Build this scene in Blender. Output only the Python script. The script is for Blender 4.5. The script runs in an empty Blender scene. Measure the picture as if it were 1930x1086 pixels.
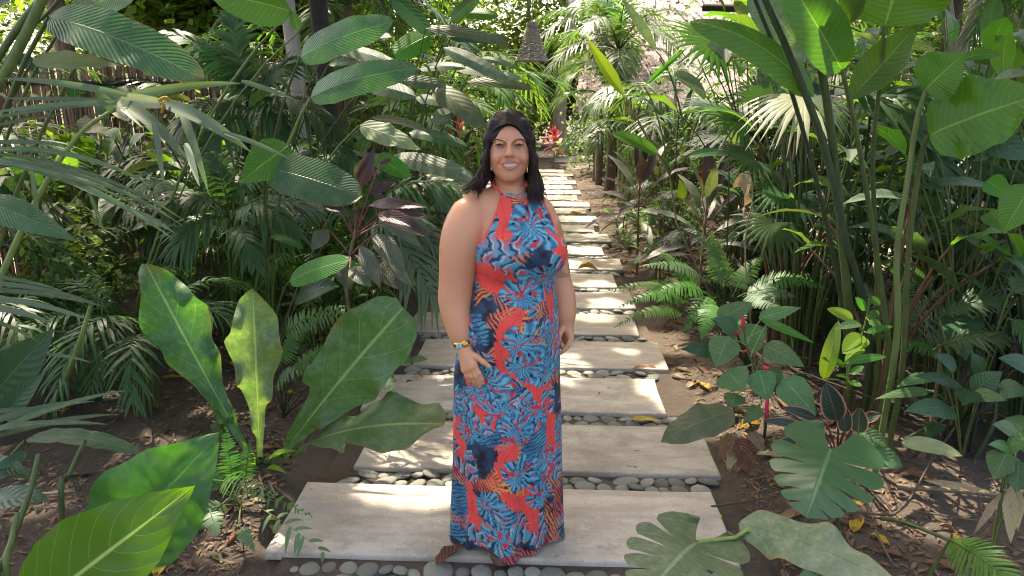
import bpy, math, random
import numpy as np
from mathutils import Vector, Matrix

# ------------------------------------------------------------------ camera, sky, sun, exposure
SC = bpy.context.scene
COL = SC.collection
TH = math.radians(15.18); FPX = 1393.0; HC = 1.72
cam = bpy.data.objects.new('camera', bpy.data.cameras.new('camera'))
COL.objects.link(cam)
cam.location = (0, 0, HC); cam.rotation_euler = (math.pi/2 - TH, 0, 0)
cam.data.sensor_width = 36; cam.data.lens = 36*FPX/1930; cam.data.clip_start = .05; cam.data.clip_end = 400
SC.camera = cam
SUN_EL, SUN_AZ = math.radians(58), math.radians(-28)      # azimuth from +Y (view direction) towards +X
SUN = np.array([math.sin(SUN_AZ)*math.cos(SUN_EL), math.cos(SUN_AZ)*math.cos(SUN_EL), math.sin(SUN_EL)])
w = bpy.data.worlds.new('World'); SC.world = w; w.use_nodes = True
nt = w.node_tree; sk = nt.nodes.new('ShaderNodeTexSky'); sk.sky_type = 'NISHITA'; sk.sun_disc = False
sk.sun_elevation = SUN_EL; sk.sun_rotation = SUN_AZ; sk.dust_density = 5.0; sk.ozone_density = .3; sk.air_density = .6
nt.links.new(sk.outputs[0], nt.nodes['Background'].inputs[0]); nt.nodes['Background'].inputs[1].default_value = .15
sl = bpy.data.objects.new('sun', bpy.data.lights.new('sun', 'SUN')); COL.objects.link(sl)
sl.data.energy = 2.4; sl.data.angle = math.radians(.6); sl.data.color = (1, .93, .83)
sl.rotation_euler = Vector(SUN).to_track_quat('Z', 'Y').to_euler()
vs = SC.view_settings; vs.view_transform = 'Standard'; vs.look = 'None'; vs.gamma = 1; vs.use_curve_mapping = False
vs.exposure = 2.65
vs.use_white_balance = True; vs.white_balance_temperature = 7350; vs.white_balance_tint = 10
SC.render.engine = 'CYCLES'
cy = SC.cycles; cy.use_denoising = True; cy.max_bounces = 8; cy.diffuse_bounces = 4; cy.glossy_bounces = 2; cy.transmission_bounces = 4
cy.transparent_max_bounces = 4; cy.sample_clamp_indirect = 6; cy.filter_width = 1.1

CAN_N, FAR_N = 8000, 8500
# ------------------------------------------------------------------ maths helpers
RN = random.Random(7); NP = np.random.default_rng(11)
A = lambda *v: np.array(v, float)
UP = A(0, 0, 1); CAMP = A(0, 0, HC)
def nrm(v): return v/(np.linalg.norm(v, axis=-1, keepdims=True)+1e-12)
def ray(px, py):
    x = (px-965)/FPX; y = (543-py)/FPX
    return A(x, math.cos(TH)+y*math.sin(TH), -math.sin(TH)+y*math.cos(TH))
def at(px, py, Y):                       # the point on a sight line that stands Y metres ahead of the camera
    r = ray(px, py); return CAMP+r*(Y/r[1])
def onz(px, py, z=0):
    r = ray(px, py); return CAMP+r*((z-HC)/r[2])
def pxm(p): return (p[1]*math.cos(TH)-(p[2]-HC)*math.sin(TH))/FPX   # metres per pixel at a point

# ------------------------------------------------------------------ mesh helpers
def mesh(name, V, F, mat, UV=None, C=None, smooth=True):
    V = np.asarray(V, np.float32)
    Fs = [np.asarray(f, np.int32) for f in (F if isinstance(F, list) else [F]) if len(f)]
    me = bpy.data.meshes.new(name)
    loops = np.concatenate([f.ravel() for f in Fs]); tot = np.concatenate([np.full(len(f), f.shape[1], np.int32) for f in Fs])
    me.vertices.add(len(V)); me.vertices.foreach_set('co', V.ravel())
    me.loops.add(len(loops)); me.loops.foreach_set('vertex_index', loops)
    me.polygons.add(len(tot)); me.polygons.foreach_set('loop_start', np.concatenate([[0], np.cumsum(tot)[:-1]]).astype(np.int32))
    try: me.polygons.foreach_set('loop_total', tot)
    except Exception: pass
    if smooth: me.polygons.foreach_set('use_smooth', np.ones(len(tot), bool))
    me.update(calc_edges=True)
    if UV is not None:
        l = me.uv_layers.new(name='UVMap'); l.data.foreach_set('uv', np.asarray(UV, np.float32)[loops].ravel())
    if C is not None:
        a = me.color_attributes.new('col', 'FLOAT_COLOR', 'POINT')
        a.data.foreach_set('color', np.concatenate([C, np.ones((len(C), 1))], 1).astype(np.float32).ravel())
    for m in (mat if isinstance(mat, list) else [mat]): me.materials.append(m)
    return me
def link(name, me, parent=None, loc=None):
    o = bpy.data.objects.new(name, me); COL.objects.link(o)
    if parent is not None: o.parent = parent
    if loc is not None: o.location = tuple(loc)
    return o
def tag(o, label=None, cat=None, group=None, kind=None):
    if label: o['label'] = label
    if cat: o['category'] = cat
    if group: o['group'] = group
    if kind: o['kind'] = kind
    return o
def thing(name, label, cat, loc=(0, 0, 0), group=None):
    o = bpy.data.objects.new(name, None); COL.objects.link(o); o.location = tuple(loc); o.empty_display_size = .1
    return tag(o, label, cat, group)
def part(name, geo, mat, parent, C=None, label=None, world=True, smooth=True, root=None):
    V, F, UV = geo
    if world: V = V-np.array((root or parent).location, float)
    o = link(name, mesh(name, V, F, mat, UV, C, smooth), parent)
    if label: o['label'] = label
    return o
KIDS = {}
def kids(o):
    return [c for c in bpy.data.objects if c.parent == o]
def dup(root, loc, rz=0, s=1, label=None, group=None, ks=None):
    r = root.copy(); COL.objects.link(r); r.location = tuple(loc); r.rotation_euler = (0, 0, rz); r.scale = (s, s, s)
    if label: r['label'] = label
    if group: r['group'] = group
    if ks is None:
        ks = KIDS.get(root.name)
        if ks is None: ks = KIDS[root.name] = [(c, kids(c)) for c in kids(root)]
    for c, gs in ks:
        d = c.copy(); COL.objects.link(d); d.parent = r
        for g in gs:
            e = g.copy(); COL.objects.link(e); e.parent = d
    return r
def cat(*gs):
    V = []; F4 = []; F3 = []; UV = []; n = 0
    for v, f, u in gs:
        for ff in (f if isinstance(f, list) else [f]):
            if len(ff): (F4 if ff.shape[1] == 4 else F3).append(ff+n)
        V.append(v); UV.append(u if u is not None else np.zeros((len(v), 2))); n += len(v)
    F = []
    if F4: F.append(np.concatenate(F4))
    if F3: F.append(np.concatenate(F3))
    return np.concatenate(V), F, np.concatenate(UV)
def gridf(nu, nv, wrap=False):
    i, j = np.meshgrid(np.arange(nu-1), np.arange(nv if wrap else nv-1), indexing='ij'); i = i.ravel(); j = j.ravel(); k = (j+1) % nv
    return np.stack([i*nv+j, i*nv+k, (i+1)*nv+k, (i+1)*nv+j], 1)
def bez(p0, p1, p2, n=8):
    t = np.linspace(0, 1, n)[:, None]; return (1-t)**2*p0+2*t*(1-t)*p1+t*t*p2
def catmull(P, n):
    P = np.asarray(P, float); P = np.vstack([2*P[0]-P[1], P, 2*P[-1]-P[-2]]); out = []
    m = len(P)-3; ts = np.linspace(0, m-1e-6, n)
    for t in ts:
        i = int(t); f = t-i; a, b, c, d = P[i:i+4]
        out.append(.5*(2*b+(c-a)*f+(2*a-5*b+4*c-d)*f*f+(3*b-a-3*c+d)*f**3))
    return np.array(out)
def tube(P, R, ns=6):
    P = np.asarray(P, float); n = len(P); R = np.broadcast_to(np.asarray(R, float), (n,))
    T = nrm(np.gradient(P, axis=0)); ref = A(.31, .95, .1) if abs(T[:, 2]).mean() > .6 else UP
    S = nrm(np.cross(T, ref)); N = np.cross(S, T); a = np.linspace(0, 2*math.pi, ns, endpoint=False)
    V = P[:, None]+R[:, None, None]*(np.cos(a)[None, :, None]*S[:, None]+np.sin(a)[None, :, None]*N[:, None])
    UV = np.stack(np.meshgrid(np.linspace(0, 1, n), np.linspace(0, 1, ns), indexing='ij'), -1).reshape(-1, 2)
    return V.reshape(-1, 3), gridf(n, ns, True), UV
def lerp(a, b, n): return np.linspace(a, b, n)
def vnoise(x, y, seed=0):
    r = np.random.default_rng(seed).random((64, 64)); xi = np.floor(x).astype(int); yi = np.floor(y).astype(int)
    fx = x-xi; fy = y-yi; fx = fx*fx*(3-2*fx); fy = fy*fy*(3-2*fy); g = lambda a, b: r[a % 64, b % 64]
    return (g(xi, yi)*(1-fx)+g(xi+1, yi)*fx)*(1-fy)+(g(xi, yi+1)*(1-fx)+g(xi+1, yi+1)*fx)*fy
def fbm(x, y, seed=0, o=4):
    s = 0; a = .5
    for k in range(o): s = s+a*vnoise(x*2**k, y*2**k, seed+k); a *= .5
    return s

# ------------------------------------------------------------------ materials
class NT:
    def __init__(s, name):
        s.m = bpy.data.materials.new(name); s.m.use_nodes = True; s.t = s.m.node_tree; s.t.nodes.clear()
        s.out = s.n('ShaderNodeOutputMaterial')
    def n(s, ty, **k):
        x = s.t.nodes.new(ty)
        for a, b in k.items(): setattr(x, a, b)
        return x
    def l(s, a, b): s.t.links.new(a, b)
    def put(s, sock, v):
        if hasattr(v, 'is_output'): s.l(v, sock)
        elif isinstance(v, tuple) and len(v) == 3 and sock.type == 'RGBA': sock.default_value = (*v, 1)
        else: sock.default_value = v
    def math(s, op, a, b=0., c=None, clamp=False):
        x = s.n('ShaderNodeMath', operation=op, use_clamp=clamp); s.put(x.inputs[0], a); s.put(x.inputs[1], b)
        if c is not None: s.put(x.inputs[2], c)
        return x.outputs[0]
    def mix(s, f, a, b, mode='MIX'):
        x = s.n('ShaderNodeMix', data_type='RGBA', blend_type=mode); s.put(x.inputs[0], f); s.put(x.inputs[6], a); s.put(x.inputs[7], b)
        return x.outputs[2]
    def noise(s, vec, scale, detail=3, rough=.55):
        x = s.n('ShaderNodeTexNoise'); x.inputs['Scale'].default_value = scale; x.inputs['Detail'].default_value = detail; x.inputs['Roughness'].default_value = rough
        if vec is not None: s.l(vec, x.inputs['Vector'])
        return x.outputs[0]
    def ramp(s, f, a, b, lo=0., hi=1.):
        x = s.n('ShaderNodeMapRange', interpolation_type='SMOOTHSTEP'); s.put(x.inputs[0], f)
        for i, v in zip((1, 2, 3, 4), (a, b, lo, hi)): x.inputs[i].default_value = v
        return x.outputs[0]
    def bump(s, h, st=.3, d=.01):
        x = s.n('ShaderNodeBump'); x.inputs['Strength'].default_value = st; x.inputs['Distance'].default_value = d; s.l(h, x.inputs['Height']); return x.outputs[0]
    def pbr(s, col, rough=.6, normal=None, spec=.5, **k):
        x = s.n('ShaderNodeBsdfPrincipled'); s.put(x.inputs['Base Color'], col); s.put(x.inputs['Roughness'], rough); x.inputs['Specular IOR Level'].default_value = spec
        if normal is not None: s.l(normal, x.inputs['Normal'])
        for a, b in k.items(): s.put(x.inputs[a.replace('_', ' ')], b)
        return x.outputs[0]
    def end(s, sh): s.l(sh, s.out.inputs[0]); return s.m
def leafmat(name, c1, c2=None, vein=None, N=0, slope=1.2, pw=1., trans=.3, rough=.42, tcol=None, dust=0., brown=0., pleat=0., spec=.35, edge=None, hv=.5, mid=.03, vw=.8):
    """leaf tissue: UV u runs along the midrib, v across; veins, dust, browned edges and spots all belong to the leaf"""
    t = NT(name); c2 = c2 or tuple(x*.7 for x in c1); tc = t.n('ShaderNodeTexCoord'); uv = t.n('ShaderNodeSeparateXYZ'); t.l(tc.outputs['UV'], uv.inputs[0])
    u, v = uv.outputs[0], uv.outputs[1]; inf = t.n('ShaderNodeObjectInfo')
    ob = t.n('ShaderNodeVectorMath', operation='ADD'); t.l(tc.outputs['Object'], ob.inputs[0]); t.l(inf.outputs['Random'], ob.inputs[1])
    no = t.noise(ob.outputs[0], 4, 3); col = t.mix(t.ramp(no, .25, .8), c1, c2); h = None
    av = t.math('ABSOLUTE', t.math('MULTIPLY_ADD', v, 2., -1.))
    if N:
        q = t.math('SUBTRACT', t.math('MULTIPLY', u, float(N)), t.math('MULTIPLY', t.math('POWER', av, pw), slope))
        fr = t.math('ABSOLUTE', t.math('SUBTRACT', t.math('FRACT', q), .5)); line = t.ramp(fr, .5-.5*(1-vw), .5)
        midl = t.ramp(av, mid*.4, mid*1.6, 1., 0.)
        vc = vein or tuple(min(1, x*1.9) for x in c1)
        col = t.mix(t.math('MULTIPLY', line, .55), col, vc); col = t.mix(t.math('MULTIPLY', midl, .9), col, vc)
        h = t.math('ADD', t.math('MULTIPLY', t.math('COSINE', t.math('MULTIPLY', q, 6.2832)), .5), t.math('MULTIPLY', midl, 1.5))
    if dust:
        d = t.math('MULTIPLY', t.ramp(t.noise(ob.outputs[0], 30, 6, .75), .4, .75), dust); col = t.mix(d, col, (.3, .32, .24))
    if brown:
        e = t.math('ADD', t.ramp(av, .86, 1.), t.math('MULTIPLY', t.ramp(u, .9, 1.), .9)); e = t.math('MULTIPLY', e, t.ramp(t.noise(ob.outputs[0], 6, 4), .45, .62))
        sp = t.ramp(t.noise(ob.outputs[0], 40, 2), .74, .78); e = t.math('MULTIPLY', t.math('MAXIMUM', e, sp), brown, clamp=True); col = t.mix(e, col, (.22, .13, .04))
    if edge: col = t.mix(t.ramp(av, .78, .95), col, edge)
    hs = t.n('ShaderNodeHueSaturation'); t.l(col, hs.inputs['Color'])
    t.put(hs.inputs['Hue'], t.math('MULTIPLY_ADD', inf.outputs['Random'], .035*hv*2, .5-.0175*hv*2)); t.put(hs.inputs['Value'], t.math('MULTIPLY_ADD', inf.outputs['Random'], .5*hv*2, 1-.25*hv*2))
    col = hs.outputs[0]; back = t.n('ShaderNodeNewGeometry').outputs['Backfacing']
    col = t.mix(t.math('MULTIPLY', back, .35), col, t.mix(.5, col, (.16, .2, .11)))
    nm = t.bump(h, .35 if not pleat else pleat, .004) if h is not None else None
    p = t.pbr(col, rough, nm, spec); tr = t.n('ShaderNodeBsdfTranslucent')
    t.put(tr.inputs[0], t.mix(1., col, tcol or (2.1, 2.3, .7), 'MULTIPLY'))
    if nm: t.l(nm, tr.inputs['Normal'])
    mx = t.n('ShaderNodeMixShader'); mx.inputs[0].default_value = trans; t.l(p, mx.inputs[1]); t.l(tr.outputs[0], mx.inputs[2])
    return t.end(mx.outputs[0])
def plain(name, c1, c2=None, scale=8., rough=.7, bump=.3, bs=None, bd=.01, spec=.3, hv=.3, stretch=None, **k):
    t = NT(name); tc = t.n('ShaderNodeTexCoord'); inf = t.n('ShaderNodeObjectInfo'); vec = tc.outputs['Object']
    ob = t.n('ShaderNodeVectorMath', operation='ADD'); t.l(vec, ob.inputs[0]); t.l(inf.outputs['Random'], ob.inputs[1]); vec = ob.outputs[0]
    if stretch:
        mp = t.n('ShaderNodeMapping'); mp.inputs['Scale'].default_value = stretch; t.l(vec, mp.inputs[0]); vec = mp.outputs[0]
    n = t.noise(vec, scale, 5, .6); col = t.mix(t.ramp(n, .3, .7), c1, c2 or tuple(x*.6 for x in c1))
    hs = t.n('ShaderNodeHueSaturation'); t.l(col, hs.inputs['Color']); t.put(hs.inputs['Value'], t.math('MULTIPLY_ADD', inf.outputs['Random'], hv*2, 1-hv))
    nm = t.bump(t.noise(vec, bs or scale*4, 4, .6), bump, bd) if bump else None
    return t.end(t.pbr(hs.outputs[0], rough, nm, spec, **k))
def vcol(name, rough=.6, spec=.3, bump=0, **k):
    t = NT(name); a = t.n('ShaderNodeAttribute', attribute_name='col'); nm = None
    if bump: nm = t.bump(t.noise(t.n('ShaderNodeTexCoord').outputs['Object'], bump, 3), .15, .002)
    return t.end(t.pbr(a.outputs[0], rough, nm, spec, **k))

M = {}
G = (.036, .098, .03); V1 = (.14, .24, .09)
M['cala'] = leafmat('calathea_leaf', (.04, .115, .042), (.03, .09, .036), (.1, .21, .09), 26, 5., 1., .25, .36, pleat=.4, dust=.15, brown=.4, hv=.45)
M['calagrey'] = leafmat('dusty_calathea_leaf', (.09, .15, .09), (.07, .115, .07), (.15, .21, .13), 28, 5., 1., .22, .5, pleat=.45, dust=.4, brown=.4, hv=.4)
M['bright'] = leafmat('bright_green_leaf', (.045, .155, .02), (.035, .12, .018), (.14, .28, .07), 24, 4., 1., .42, .4, tcol=(2.2, 2.4, .5), pleat=.4, brown=.2)
M['lime'] = leafmat('lime_leaf', (.14, .27, .025), (.12, .23, .02), (.3, .4, .1), 18, 3., 1., .5, .42, tcol=(1.9, 1.7, .4), pleat=.2)
M['nest'] = leafmat('birds_nest_leaf', (.048, .13, .036), (.037, .1, .03), (.16, .28, .1), 7, 1.6, 1.1, .24, .44, pleat=.25, dust=.22, brown=.45, vw=.95, mid=.04)
M['nestgrey'] = leafmat('dusty_birds_nest_leaf', (.085, .14, .055), (.065, .11, .045), (.17, .24, .1), 7, 1.6, 1.1, .28, .48, pleat=.25, dust=.35, brown=.6, vw=.95, mid=.04)
M['spade'] = leafmat('spade_leaf', (.07, .17, .018), (.055, .145, .018), (.34, .47, .16), 8, 2.2, 1.3, .4, .35, tcol=(1.9, 2., .5), pleat=.25, vw=.965, mid=.035, hv=.15)
M['spadedark'] = leafmat('dark_spade_leaf', (.035, .115, .025), (.028, .095, .022), (.06, .16, .045), 7, 2.2, 1.3, .3, .38, pleat=.3, dust=.12, vw=.96, mid=.025, hv=.2)
M['heli'] = leafmat('heliconia_leaf', (.055, .14, .02), (.043, .115, .018), (.13, .23, .06), 16, 2.6, 1.3, .42, .4, tcol=(2.1, 2.2, .5), pleat=.25, brown=.15, vw=.9, mid=.03, hv=.4)
M['dark'] = leafmat('dark_leaf', (.028, .078, .032), (.022, .06, .027), (.06, .12, .06), 9, 2., 1.2, .22, .38, pleat=.25, brown=.1, vw=.92)
M['mons'] = leafmat('monstera_leaf', (.028, .105, .032), (.022, .085, .028), (.09, .22, .07), 7, 1.3, 1., .25, .3, pleat=.3, vw=.94, mid=.032, hv=.15, spec=.5)
M['monspale'] = leafmat('pale_monstera_leaf', (.095, .125, .05), (.05, .08, .03), (.2, .23, .13), 7, 1.3, 1., .2, .42, pleat=.35, dust=.35, vw=.94, mid=.035, hv=.1)
M['palm'] = leafmat('palm_leaflet', (.045, .105, .034), (.035, .082, .028), trans=.35, rough=.42, hv=.6)
M['palmgrey'] = leafmat('grey_palm_leaflet', (.1, .14, .085), (.08, .115, .07), trans=.25, rough=.5, hv=.4)
M['palmlime'] = leafmat('sunny_palm_leaflet', (.075, .17, .022), (.055, .13, .02), trans=.45, rough=.45, hv=.5)  # lighter, yellower copy of the palm leaflet, sunlight put into its colour
M['fern'] = leafmat('fern_pinna', (.062, .155, .03), (.046, .12, .026), trans=.35, rough=.5, hv=.5)
M['ferngrey'] = leafmat('grey_fern_pinna', (.1, .17, .085), (.08, .135, .07), trans=.3, rough=.5, hv=.4)
M['fanpale'] = leafmat('pale_fan_leaf', (.36, .37, .25), (.27, .29, .18), trans=.25, rough=.5, hv=.2)
M['cord'] = leafmat('purple_cordyline_leaf', (.045, .03, .032), (.03, .03, .028), (.09, .06, .055), 12, 5., 1., .18, .36, tcol=(1.6, 1.2, .8), pleat=.3, edge=(.16, .025, .045), hv=.5)
M['cordgrey'] = leafmat('greyed_cordyline_leaf', (.1, .115, .075), (.08, .095, .07), (.13, .14, .1), 14, 5., 1., .18, .45, pleat=.35, dust=.2, hv=.5)
M['cordred'] = leafmat('red_cordyline_leaf', (.6, .12, .11), (.5, .08, .1), trans=.4, rough=.4, tcol=(1.4, .7, .6), hv=.4)
M['pinkedge'] = leafmat('pink_edged_leaf', (.02, .045, .03), (.015, .035, .026), (.16, .08, .07), 10, 3., 1., .15, .3, edge=(.42, .17, .15), hv=.2, vw=.93, mid=.04)
M['heart'] = leafmat('heart_leaf', (.065, .145, .05), (.05, .115, .042), (.15, .24, .1), 6, 2.2, 1.2, .3, .45, pleat=.3, dust=.12, vw=.94, hv=.4)
M['olive'] = leafmat('olive_leaf', (.075, .095, .04), (.06, .078, .034), (.11, .14, .07), 7, 2.2, 1.2, .2, .5, pleat=.3, dust=.15, brown=.3, vw=.94, hv=.2)
M['pale'] = leafmat('pale_old_leaf', (.19, .235, .11), (.14, .185, .085), (.22, .26, .14), 7, 2.2, 1.2, .22, .55, pleat=.3, dust=.4, brown=.3, vw=.94, hv=.15)
M['mottled'] = leafmat('mottled_leaf', (.2, .225, .13), (.075, .125, .05), (.1, .13, .06), 7, 2.2, 1.2, .2, .55, pleat=.3, dust=.6, brown=.8, vw=.95, hv=.1)
M['tan'] = leafmat('tan_dead_leaf', (.36, .29, .17), (.25, .2, .11), (.4, .33, .2), 10, 2., 1., .25, .7, tcol=(1.2, 1., .7), pleat=.5, hv=.5)
M['brown'] = leafmat('brown_dead_leaf', (.2, .1, .05), (.12, .065, .035), (.26, .15, .08), 9, 2., 1., .15, .7, tcol=(1.3, 1., .6), pleat=.6, hv=.7)
M['yellow'] = leafmat('yellow_dead_leaf', (.48, .3, .03), (.32, .18, .03), (.5, .36, .08), 9, 2., 1., .25, .6, tcol=(1.2, 1., .4), pleat=.5, brown=.5, hv=.4)
M['strip'] = leafmat('blade_leaf', (.075, .115, .055), (.055, .09, .045), (.16, .19, .11), 1, 0., 1., .25, .42, dust=.2, hv=.5, mid=.08)
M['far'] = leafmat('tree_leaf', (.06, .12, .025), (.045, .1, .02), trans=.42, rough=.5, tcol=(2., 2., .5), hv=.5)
M['farlime'] = leafmat('sunny_tree_leaf', (.13, .2, .035), (.09, .16, .03), trans=.45, rough=.5, tcol=(1.8, 1.7, .5), hv=.4)  # sunlit version of the tree leaf, the light is in the colour
M['fargrey'] = leafmat('vine_leaf', (.12, .17, .09), (.09, .13, .06), trans=.35, rough=.5, hv=.3)
M['stem'] = plain('green_stem', (.095, .13, .035), (.06, .09, .025), 14, .45, .15, hv=.4, stretch=(3, 3, .6))
M['stemdark'] = plain('dark_green_stem', (.035, .055, .022), (.022, .035, .015), 14, .45, .15, hv=.3, stretch=(3, 3, .6))
M['stemlime'] = plain('light_green_stem', (.19, .26, .06), (.13, .19, .05), 12, .42, .1, hv=.2, stretch=(3, 3, .5))
M['stempink'] = plain('pink_stem', (.22, .06, .065), (.13, .05, .05), 14, .5, .1, hv=.3)
M['stemtan'] = plain('tan_stem', (.24, .18, .1), (.15, .105, .06), 20, .7, .3, hv=.4, stretch=(3, 3, .6))
M['stemrust'] = plain('rusty_stem', (.17, .085, .045), (.1, .06, .035), 20, .65, .3, hv=.3, stretch=(3, 3, .5))
M['cane'] = plain('palm_cane', (.21, .22, .12), (.14, .15, .075), 10, .55, .2, hv=.4, stretch=(2, 2, 3))
M['bark'] = plain('bark', (.16, .12, .085), (.085, .065, .048), 9, .85, .8, hv=.3, stretch=(4, 4, .7), bd=.02)
M['barkpale'] = plain('pale_bark', (.36, .32, .26), (.22, .19, .15), 7, .8, .5, hv=.2, stretch=(3, 3, .8), bd=.02)
M['barkdark'] = plain('dark_bark', (.05, .04, .034), (.028, .024, .02), 12, .85, .7, hv=.2, stretch=(2, 2, 2), bd=.02)
M['wood'] = plain('dark_wood', (.06, .04, .03), (.035, .025, .02), 12, .7, .4, stretch=(.6, 5, 5))
M['reed'] = plain('fence_reed', (.25, .15, .095), (.14, .085, .055), 6, .7, .4, hv=.3, stretch=(7, 7, .5))
M['stone'] = plain('river_stone', (.2, .2, .172), (.125, .13, .112), 16, .75, .4, 60, .004, hv=.38)
M['wick'] = plain('wicker', (.4, .35, .31), (.25, .21, .18), 30, .8, .3, hv=.1)
M['root'] = plain('root_bark', (.13, .095, .06), (.08, .06, .04), 18, .8, .4, hv=.4)
M['litter'] = plain('leaf_litter', (.19, .115, .065), (.1, .065, .042), 5, .8, .4, hv=.3)
M['roof'] = plain('pale_thatch', (.34, .27, .255), (.17, .135, .125), 14, .9, .8, 40, .03, hv=.15)
M['redcat'] = plain('red_catkin', (.5, .02, .06), (.36, .015, .04), 40, .7, .6, 120, .004)
def slabmat():
    t = NT('limestone_slab'); tc = t.n('ShaderNodeTexCoord'); inf = t.n('ShaderNodeObjectInfo'); ob = t.n('ShaderNodeVectorMath', operation='ADD')
    sc = t.n('ShaderNodeVectorMath', operation='SCALE'); t.put(sc.inputs[3], 37.); co = t.n('ShaderNodeCombineXYZ')
    for i in range(3): t.l(inf.outputs['Random'], co.inputs[i])
    t.l(co.outputs[0], sc.inputs[0]); t.l(tc.outputs['Object'], ob.inputs[0]); t.l(sc.outputs[0], ob.inputs[1]); v = ob.outputs[0]
    mp = t.n('ShaderNodeMapping'); mp.inputs['Scale'].default_value = (1, 3.2, 1); t.l(v, mp.inputs[0])
    c = t.mix(t.ramp(t.noise(mp.outputs[0], 3.2, 6, .62), .36, .64), (.45, .398, .335), (.325, .282, .23))
    c = t.mix(t.math('MULTIPLY', t.ramp(t.noise(v, 2.1, 5, .68), .48, .66), .65), c, (.22, .195, .145))
    c = t.mix(t.math('MULTIPLY', t.ramp(t.noise(v, 5.5, 5, .7), .58, .7), .5), c, (.2, .185, .14))
    c = t.mix(t.math('MULTIPLY', t.ramp(t.noise(v, 110, 4, .75), .52, .7), .6), c, (.19, .165, .125))
    c = t.mix(t.math('MULTIPLY', t.ramp(t.noise(v, 45, 4, .7), .55, .7), .35), c, (.55, .5, .43))
    c = t.mix(t.math('MULTIPLY', t.ramp(t.noise(v, 27, 2, .5), .73, .76), .75), c, (.09, .075, .055))
    h = t.math('ADD', t.noise(v, 160, 4, .7), t.math('MULTIPLY', t.noise(v, 14, 4, .6), 1.5))
    hs = t.n('ShaderNodeHueSaturation'); t.l(c, hs.inputs['Color']); t.put(hs.inputs['Value'], t.math('MULTIPLY_ADD', inf.outputs['Random'], .3, .84))
    return t.end(t.pbr(hs.outputs[0], .8, t.bump(h, .3, .004), .25))
M['slab'] = slabmat()
def soilmat():
    t = NT('dark_soil'); v = t.n('ShaderNodeTexCoord').outputs['Object']
    c = t.mix(t.ramp(t.noise(v, 1.3, 5, .6), .35, .65), (.12, .095, .074), (.072, .057, .046))
    c = t.mix(t.math('MULTIPLY', t.ramp(t.noise(v, 34, 5, .75), .55, .68), .6), c, (.15, .11, .08))
    c = t.mix(t.math('MULTIPLY', t.ramp(t.noise(v, 9, 4, .7), .6, .72), .5), c, (.13, .1, .075))
    c = t.mix(t.ramp(t.noise(v, 90, 3, .7), .66, .74), c, (.2, .16, .12))
    h = t.math('ADD', t.math('MULTIPLY', t.noise(v, 12, 6, .7), 2.), t.noise(v, 70, 5, .75))
    return t.end(t.pbr(c, .95, t.bump(h, .9, .02), .15))
M['soil'] = soilmat()
def palegroundmat():
    t = NT('pale_ground'); v = t.n('ShaderNodeTexCoord').outputs['Object']
    c = t.mix(t.ramp(t.noise(v, 2, 6, .65), .35, .65), (.42, .36, .3), (.3, .25, .2)); return t.end(t.pbr(c, .95, t.bump(t.noise(v, 40, 5, .7), .4, .02), .15))
M['paleground'] = palegroundmat()

# ------------------------------------------------------------------ leaf, frond, fan and twig geometry
PROF = {
 'oval': [(0, 0), (.03, .32), (.1, .68), (.25, .95), (.42, 1), (.62, .9), (.8, .64), (.92, .33), (1, 0)],
 'cala': [(0, 0), (.03, .38), (.1, .74), (.25, .97), (.45, 1), (.65, .95), (.82, .78), (.93, .5), (.98, .25), (1, 0)],
 'lance': [(0, .04), (.1, .42), (.3, .95), (.45, 1), (.65, .8), (.85, .38), (1, 0)],
 'spat': [(0, .1), (.12, .13), (.3, .3), (.45, .55), (.6, .83), (.75, 1), (.88, .9), (.96, .58), (1, .12)],
 'heart': [(0, .0), (.02, .45), (.08, .8), (.2, 1), (.4, .93), (.6, .7), (.8, .38), (.93, .12), (1, 0)],
 'spade': [(0, 0), (.03, .4), (.1, .72), (.25, .98), (.42, 1), (.65, .74), (.85, .34), (.95, .12), (1, 0)],
 'strip': [(0, .5), (.1, .9), (.3, 1), (.6, .85), (.85, .5), (1, 0)]}
def surf(b, t, width, n, arch=.08, fold=.2, prof='oval', wave=0, wn=5, pleat=0, pn=18, twist=0, curl=0, lobe=0, ph=0, tipdrop=0):
    b = np.asarray(b, float); t = np.asarray(t, float); d = t-b; L = np.linalg.norm(d); dn = d/L
    n = nrm(n-dn*np.dot(n, dn)); s0 = np.cross(dn, n); c = (b+t)/2+n*arch*L*2; W = width/2
    pu, pv = zip(*PROF[prof]) if isinstance(prof, str) else zip(*prof)
    def f(u, v):
        u = np.asarray(u, float); v = np.asarray(v, float); U = u[:, None]; av = np.abs(v)
        P = (1-U)**2*b+2*U*(1-U)*c+U*U*t; T = nrm(2*(1-U)*(c-b)+2*U*(t-c)); s = s0[None]*np.ones_like(T); N = np.cross(s, T)
        if twist: a = (twist*u)[:, None]; s, N = s*np.cos(a)+N*np.sin(a), N*np.cos(a)-s*np.sin(a)
        ww = np.interp(u, pu, pv)*W; ph2 = ph+2.1*(v > 0)
        if wave: ww = ww*(1+(.16*wave*np.sin(wn*6.283*u*1.13+ph2)+.035*wave*np.sin(wn*15.7*u+ph2*1.7))*av)
        h = ww*(fold*av+curl*v*v)
        if wave: h = h+wave*W*av**1.6*(np.sin(wn*6.283*u+ph2)+.5*np.sin(wn*11.3*u+ph2*2.3))*np.minimum(1, u*4)*.6
        if pleat: h = h+pleat*W*np.sin(6.283*(pn*u-4.*av))*np.sqrt(av)*np.sin(np.pi*np.clip(u, 0, 1))
        P = P+s*(ww*v)[:, None]+N*h[:, None]
        if lobe: P = P-dn*(lobe*L*av**1.5*(1-u)**3)[:, None]
        if tipdrop: P = P-UP*(tipdrop*L*u**3)[:, None]
        return P
    return f
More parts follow.
